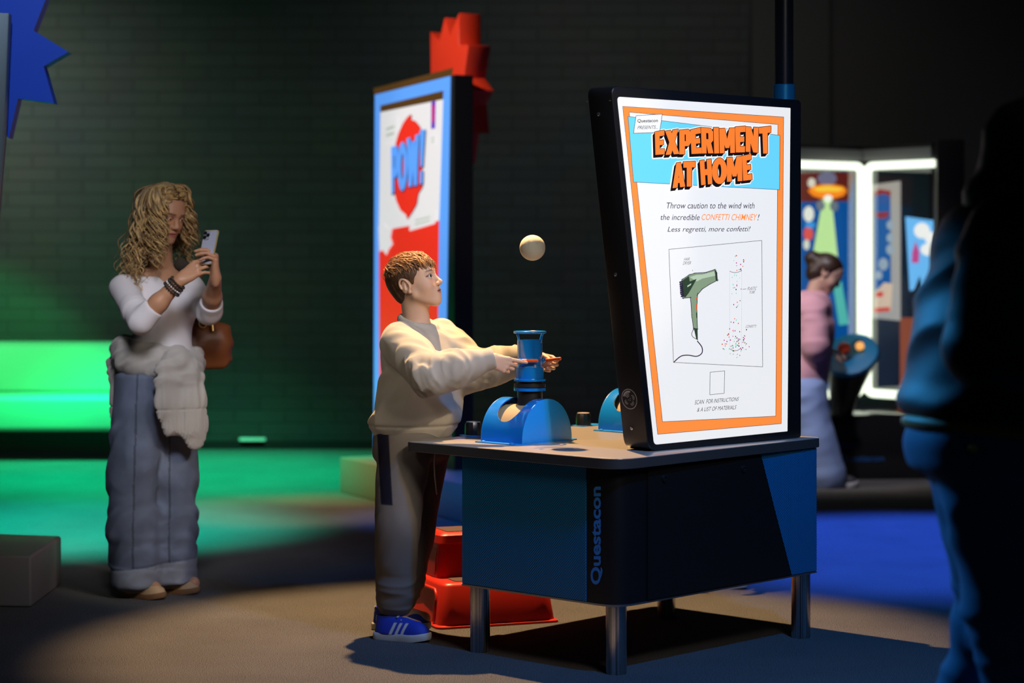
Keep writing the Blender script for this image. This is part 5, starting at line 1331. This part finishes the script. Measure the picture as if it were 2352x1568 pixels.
    for i in range(n_+1):
        a = 2*PI*i/n_; mb.sphere(nb+z*(.012-.018*math.cos(a))+f*.054*math.cos(a)+l*.054*math.sin(a), .0042, 8, 6)
    mb.build('necklace', M_bd, root, 3.2)
    # phone
    pc = P3(479, 568, 8.935); pu = nrm(A_(.16, .28, .95)); pr = nrm(A_(.80, -.52, 0)); pr = nrm(pr-pu*(pr @ pu)); pn = np.cross(pr, pu)
    if pn[1] > 0: pn = -pn                      # back of the phone faces the viewer
    ph = thing('smartphone', tuple(pc-pu*.075), 'pale smartphone in gold edged case held up by the woman', 'phone')
    PP = Plane(pc, pr, pu)
    MB().prism([PP.pt(p.x, p.y, -.004) for p in rounded(R4(-.036, -.072, .036, .072), .011, 5)], PP.n*.008).bevel(.0018, 2, .8).build('case', [mat('phone_gold', (.60, .50, .26), .35, metal=.5)], ph, .7)
    sgn = 1 if PP.n.dot(Vector(pn)) > 0 else -1
    MB().prism([PP.pt(p.x, p.y, sgn*.0041) for p in rounded(R4(-.0328, -.0688, .0328, .0688), .009, 5)], PP.n*sgn*.0005).build('back_glass', mat('phone_back', (.42, .46, .58), .25), ph)
    cx_ = -1 if True else 1
    MB().prism([PP.pt(p.x, p.y, sgn*.0046) for p in rounded(R4(-.0315, .030, -.001, .067), .008, 4)], PP.n*sgn*.002).build('camera_plate', mat('camera_plate', (.30, .33, .42), .3), ph)
    for a, b in ((-.024, .058), (-.024, .040), (-.009, .049)):
        MB().lathe(PP.pt(a, b, sgn*.0066), [(.0078, 0), (.0078, .002), (.006, .0025)], 16, PP.n*sgn).build('lens', M_black_satin, ph)
    # handbag on her left shoulder
    M_lea = mat('brown_leather', (.16, .048, .014), .42, bump=.2, bscale=140); M_br = mat('brass', (.75, .55, .2), .3, metal=1)
    bg = thing('handbag', tuple(P3(475, 850, 9.30)), 'brown leather handbag with gold clasp hanging behind the woman\'s left arm', 'handbag')
    Bf = Field(); Bf.loft([(P3(470, 848, 9.42), .095, .035), (P3(474, 800, 9.42), .105, .058), (P3(474, 765, 9.42), .100, .050), (P3(472, 738, 9.42), .082, .022)], A_(.9, .3, 0), A_(-.3, .9, 0), z, .02, .02, pw=3); Bf.wrinkle(P3(470, 740, 9.42), P3(470, 850, 9.42), .12, .006, 14, 12, 3)
    skin_mesh('bag_body', Bf, .004, M_lea, bg)
    MB().tube([P3(*p) for p in ((447, 745, 9.40), (447, 700, 9.42), (444, 665, 9.42), (436, 628, 9.40), (425, 612, 9.33), (412, 606, 9.24))], [.012, .012, .013, .024, .030, .024], 10).build('strap', mat('dark_fur_strap', (.035, .028, .02), .95, bump=1, bscale=120), bg, 3)
    MB().tube([P3(466, 742, 9.355)+A_(.016*math.cos(a), 0, .018*math.sin(a)) for a in np.linspace(0, 2*PI, 17)], .0032, 8).build('clasp_ring', M_br, bg, 3)
    MB().tube([P3(457, 722, 9.37), P3(463, 733, 9.36)], .006, 8).build('clasp', M_br, bg)
    MB().tube([P3(488, 742, 9.36), P3(489, 760, 9.355)], .0035, 8).build('zip_pull', M_br, bg)
build_woman()

# ================= man walking past in the foreground, out of focus
def build_man():
    Y0 = 5.35; f = nrm(A_(.93, .37, 0)); l = A_(-f[1], f[0], 0); z = A_(0, 0, 1)
    root = thing('person', (1.15, 5.35, 0), 'tall person in hooded navy jacket and blue jeans, dark and blurred at right edge', 'person')
    hd = Head(P3(2392, 372, 5.38), nrm(A_(.93, .36, -.08)), .98)
    sR, eR, wR_ = P3(2308, 530, 5.16), P3(2253, 800, 5.12), P3(2438, 860, 5.20)
    sL, eL, wL_ = P3(2348, 520, 5.55), P3(2418, 780, 5.62), P3(2538, 800, 5.50)
    hR, kR, aR = P3(2253, 1010, 5.28), P3(2308, 1390, 5.28), P3(2378, 1800, 5.30)
    hL, kL, aL = P3(2233, 1010, 5.42), P3(2288, 1380, 5.45), P3(2183, 1770, 5.48)
    F = Field(); hd.add(F)
    nb = P3(2336, 455, 5.36); F.cap(hd.w(-.03, 0, -.04), nb, .056, .062, .02)
    F.loft([(P3(2328, 470, Y0), .08, .10), (P3(2318, 520, Y0), .10, .17), (P3(2303, 700, Y0), .11, .16), (P3(2263, 990, Y0), .11, .15)], f, l, z, .03, .02)
    arm(F, sR, eR, wR_, (.05, .042, .028)); arm(F, sL, eL, wL_, (.05, .042, .028))
    for h_, k_, a_ in ((hR, kR, aR), (hL, kL, aL)): leg(F, h_, k_, a_, (.085, .06, .042)); foot(F, a_, f, .26)
    hand(F, wR_, (.95, .2, -.2), (.2, .9, -.3), (.1, .3, .95), 1.0, ((.5, .6, .4),)*4, .05, (.6, .2)); hand(F, wL_, (.95, -.2, -.2), (.2, -.9, -.3), (.1, -.3, .95), 1.0, ((.5, .6, .4),)*4, .05, (.6, .2))
    skin_mesh('body', F, .005, M_skin_d, root)
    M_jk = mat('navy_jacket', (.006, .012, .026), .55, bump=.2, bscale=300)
    S_ = Field()
    S_.loft([(P3(2330, 452, Y0), .095, .12), (P3(2330, 480, Y0), .125, .19), (P3(2323, 530, Y0), .150, .225), (P3(2308, 640, Y0), .160, .235), (P3(2286, 740, Y0), .165, .235), (P3(2280, 790, Y0), .162, .23), (P3(2276, 870, Y0), .172, .235), (P3(2261, 930, Y0), .180, .24), (P3(2258, 958, Y0), .172, .235)], f, l, z, .03, .02)
    for a_, b_, c_ in ((sR, eR, wR_), (sL, eL, wL_)):
        S_.cap(a_, b_, .085, .075, .04); S_.cap(b_, c_, .072, .055, .02); S_.wrinkle(a_, b_, .09, .014, 13, 5, 3); S_.wrinkle(b_, c_, .08, .014, 16, 5, 6)
    S_.wrinkle(P3(2318, 600, Y0), P3(2268, 940, Y0), .25, .018, 8, 4, 4, .4)
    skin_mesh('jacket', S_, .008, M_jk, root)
    Hd = Field(); Hd.ell(hd.w(-.02, 0, .02), A_(.135, .105, .135), hd.R, .02); Hd.cap(hd.w(-.06, 0, -.06), nb-z*.01-f*.03, .085, .10, .05); Hd.ell(hd.w(.12, 0, -.01), A_(.10, .075, .11), hd.R, .02, 's')
    Hd.wrinkle(hd.w(-.03, 0, .1), nb, .16, .010, 18, 8, 2)
    skin_mesh('hood', Hd, .007, M_jk, root)
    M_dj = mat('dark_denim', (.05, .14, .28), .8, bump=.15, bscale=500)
    T = Field(); T.loft([(P3(2254, 955, Y0), .150, .19), (P3(2244, 1010, Y0), .160, .20), (P3(2246, 1080, Y0), .150, .19)], f, l, z, .03, .02)
    for h_, k_, a_, sg in ((hR, kR, aR, 1), (hL, kL, aL, 2)):
        T.cap(h_, k_, .115, .085, .04); T.cap(k_, a_, .085, .070, .03); T.wrinkle(h_, k_, .12, .012, 10, 5, sg); T.wrinkle(k_, a_, .1, .014, 16, 5, sg+4)
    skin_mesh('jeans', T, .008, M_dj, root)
    bl = [P3(2256, 984, Y0)+f*.163*math.cos(a)+l*.198*math.sin(a)-z*.018*math.cos(a) for a in np.linspace(0, 2*PI, 33)]
    MB().tube(bl, .017, 8).build('belt', mat('tan_belt', (.30, .16, .05), .5), root, 3)
    MB().lathe(P3(2234, 1030, 5.145), [(.010, 0), (.010, .004), (.006, .006)], 14, (-.2, -1, 0)).build('rivet', mat('brass_rivet', (.7, .5, .15), .3, metal=1), root)
    M_bs2 = mat('dark_boot', (.02, .02, .02), .6)
    for a_ in (aR, aL):
        h_ = a_-f*.07; h_[2] = 0; shoe('boot', h_, f, .29, root, M_bs2, M_bs2, None, .105, .10, .03, .006, None, .05)
build_man()

# ================= child bending over the round control, far right
def build_girl():
    Y0 = 13.55; f = nrm(A_(.97, .22, 0)); l = A_(-f[1], f[0], 0); z = A_(0, 0, 1)
    root = thing('person', (1.85, 13.55, 0), 'child with dark tied-back hair in pink hoodie and pale jeans bending over the round control', 'person')
    hd = Head(P3(1899, 628, Y0), nrm(A_(.80, -.10, -.60)), .90)
    sR, eR, wR_ = P3(1868, 705, 13.42), P3(1872, 796, 13.36), P3(1884, 808, 13.52)
    sL, eL, wL_ = P3(1868, 705, 13.72), P3(1872, 798, 13.78), P3(1888, 800, 13.70)
    hR, kR, aR = P3(1852, 890, 13.46), P3(1878, 1000, 13.46), P3(1905, 1085, 13.50)
    hL, kL, aL = P3(1842, 890, 13.66), P3(1838, 1000, 13.70), P3(1822, 1085, 13.72)
    F = Field(); hd.add(F); nb = P3(1872, 668, Y0); F.cap(hd.w(-.03, 0, -.04), nb, .045, .05, .02)
    F.loft([(P3(1866, 680, Y0), .07, .10), (P3(1860, 740, Y0), .085, .12), (P3(1850, 880, Y0), .10, .12)], f, l, z, .03, .02)
    arm(F, sR, eR, wR_, (.04, .034, .024)); arm(F, sL, eL, wL_, (.04, .034, .024))
    for h_, k_, a_ in ((hR, kR, aR), (hL, kL, aL)): leg(F, h_, k_, a_, (.07, .05, .035)); foot(F, a_, f, .22)
    hand(F, wR_, (.95, .2, -.2), (.1, .2, -.97), (0, 1, .1), .85, ((.3, .4, .3),)*4); hand(F, wL_, (.95, -.2, -.2), (.1, .2, -.97), (0, -1, .1), .85, ((.3, .4, .3),)*4)
    skin_mesh('body', F, .005, M_skin_d, root)
    M_hd = mat('hair_dark_brown', (.035, .016, .008), .45, var=.3, vscale=40)
    H = Field(); H.ell(hd.w(-.018, 0, .036), A_(.108, .088, .094)*hd.s, hd.R, .01); H.ell(hd.w(-.135, 0, .02), A_(.045, .045, .05), None, .03); H.ell(hd.w(-.07, 0, -.04), A_(.05, .07, .06), hd.R, .03)
    H.add(lambda P: -(hd.loc(P)[:, 0]-np.interp(hd.loc(P)[:, 2], [-.1, .0, .04, .07, .10, .2], [-.03, .0, .02, .05, .08, .10]))*hd.s, (-99,)*3, (99,)*3, .004, 's')
    H.warp(lambda P: .004*(2*vnoise(hd.loc(P)*A_(20, 90, 30))-1)); skin_mesh('hair', H, .005, M_hd, root)
    M_pk = mat('pink_fleece', (.70, .38, .44), .9, bump=.2, bscale=500)
    S_ = Field(); S_.loft([(P3(1868, 668, Y0), .07, .09), (P3(1862, 690, Y0), .115, .15), (P3(1860, 740, Y0), .135, .165), (P3(1852, 820, Y0), .145, .165), (P3(1846, 868, Y0), .140, .165), (P3(1846, 888, Y0), .12, .15)], f, l, z, .02, .02)
    for a_, b_, c_ in ((sR, eR, wR_), (sL, eL, wL_)): S_.cap(a_, b_, .075, .07, .03); S_.cap(b_, c_, .066, .045, .02); S_.wrinkle(a_, b_, .08, .014, 14, 5, 2)
    S_.ell(P3(1850, 700, 13.5), A_(.10, .13, .07), None, .04); S_.wrinkle(P3(1860, 740, Y0), P3(1850, 880, Y0), .18, .014, 10, 5, 3)
    skin_mesh('hoodie', S_, .007, M_pk, root)
    T = Field(); T.loft([(P3(1848, 872, Y0), .12, .15), (P3(1846, 915, Y0), .13, .15)], f, l, z, .03, .02)
    for h_, k_, a_ in ((hR, kR, aR), (hL, kL, aL)): T.cap(h_, k_, .105, .095, .03); T.cap(k_, a_-z*.02, .095, .10, .03); T.wrinkle(h_, a_, .11, .014, 10, 5, 3)
    skin_mesh('jeans', T, .007, mat('pale_denim', (.28, .40, .70), .85), root)
    M_w, M_dk = mat('canvas_dark', (.05, .05, .06), .7), mat('rubber_white', (.6, .6, .6), .5)
    for a_ in (aR, aL):
        h_ = a_-f*.06; h_[2] = 0; shoe('canvas_shoe', h_, f, .24, root, M_w, M_dk, lambda q: np.where((q[:, :1] > .82), A_(.6, .6, .6), A_(.05, .05, .06)), .09, .07, .028, .005, None, .042)
build_girl()

# ================= child on the far side of the table, hidden by the sign but for one shoe
def build_hidden():
    Y0 = 9.30; f = nrm(A_(.55, -.83, 0)); l = A_(-f[1], f[0], 0); z = A_(0, 0, 1); B = A_(.70, 9.50, 0)
    f = nrm(A_(-.35, -.94, 0)); l = A_(-f[1], f[0], 0)
    root = thing('person', (.70, 9.50, 0), 'child standing behind the lit sign, only a blue trainer showing under the table', 'person')
    at = lambda a, b, c: B+f*a+l*b+z*c
    hd = Head(at(.02, 0, 1.10), nrm(A_(-.3, -.9, -.3)), .85)
    F = Field(); hd.add(F); F.cap(hd.w(-.03, 0, -.04), at(-.01, 0, .97), .045, .05, .02); F.loft([(at(0, 0, .98), .06, .08), (at(0, 0, .92), .08, .12), (at(0, 0, .60), .09, .11)], f, l, z, .03, .02)
    for y in (-1, 1):
        arm(F, at(0, y*.13, .90), at(.06, y*.16, .72), at(.16, y*.10, .80), (.04, .033, .022)); leg(F, at(0, y*.07, .58), at(0, y*.08, .32), at(-.02, y*.09, .08), (.07, .05, .034)); foot(F, at(-.02, y*.09, .08), f, .2)
        hand(F, at(.16, y*.10, .80), f, -l*y, z, .75, ((.4, .5, .4),)*4)
    skin_mesh('body', F, .005, M_skin_d, root)
    H = Field(); H.ell(hd.w(-.02, 0, .04), A_(.108, .088, .094)*hd.s, hd.R, .01); H.add(lambda P: -(hd.loc(P)[:, 0]-.03)*hd.s, (-99,)*3, (99,)*3, .004, 's'); skin_mesh('hair', H, .006, bpy.data.materials['hair_dark_brown'], root)
    S_ = Field(); S_.loft([(at(0, 0, .965), .07, .10), (at(0, 0, .91), .10, .15), (at(0, 0, .70), .12, .15), (at(0, 0, .56), .12, .15)], f, l, z, .02, .02)
    for y in (-1, 1): S_.cap(at(0, y*.13, .90), at(.06, y*.16, .72), .065, .055, .02); S_.cap(at(.06, y*.16, .72), at(.15, y*.105, .79), .052, .04, .02)
    skin_mesh('jumper', S_, .007, mat('dark_jumper', (.02, .02, .03), .9), root)
    T = Field(); T.loft([(at(0, 0, .60), .11, .14), (at(0, 0, .52), .11, .14)], f, l, z, .02, .02)
    for y in (-1, 1): T.cap(at(0, y*.07, .56), at(-.02, y*.09, .12), .085, .06, .03)
    skin_mesh('trousers', T, .007, mat('dark_trousers', (.018, .018, .025), .9), root)
    hz_ = P3(1563, 1388, 9.42); hz_[2] = 0
    up = bpy.data.materials['trainer_suede']; so = bpy.data.materials['trainer_sole']
    shoe('trainer', at(-.08, -.09, 0), nrm(A_(.75, -.6, 0)), .21, root, up, so, lambda q: np.tile(A_(.012, .04, .42), (len(q), 1)), .08, .065, .026, .005, None, .045)
    shoe('trainer', at(-.08, .09, 0), nrm(A_(.75, -.6, 0)), .21, root, up, so, lambda q: np.tile(A_(.012, .04, .42), (len(q), 1)), .08, .065, .026, .005, None, .045)
build_hidden()
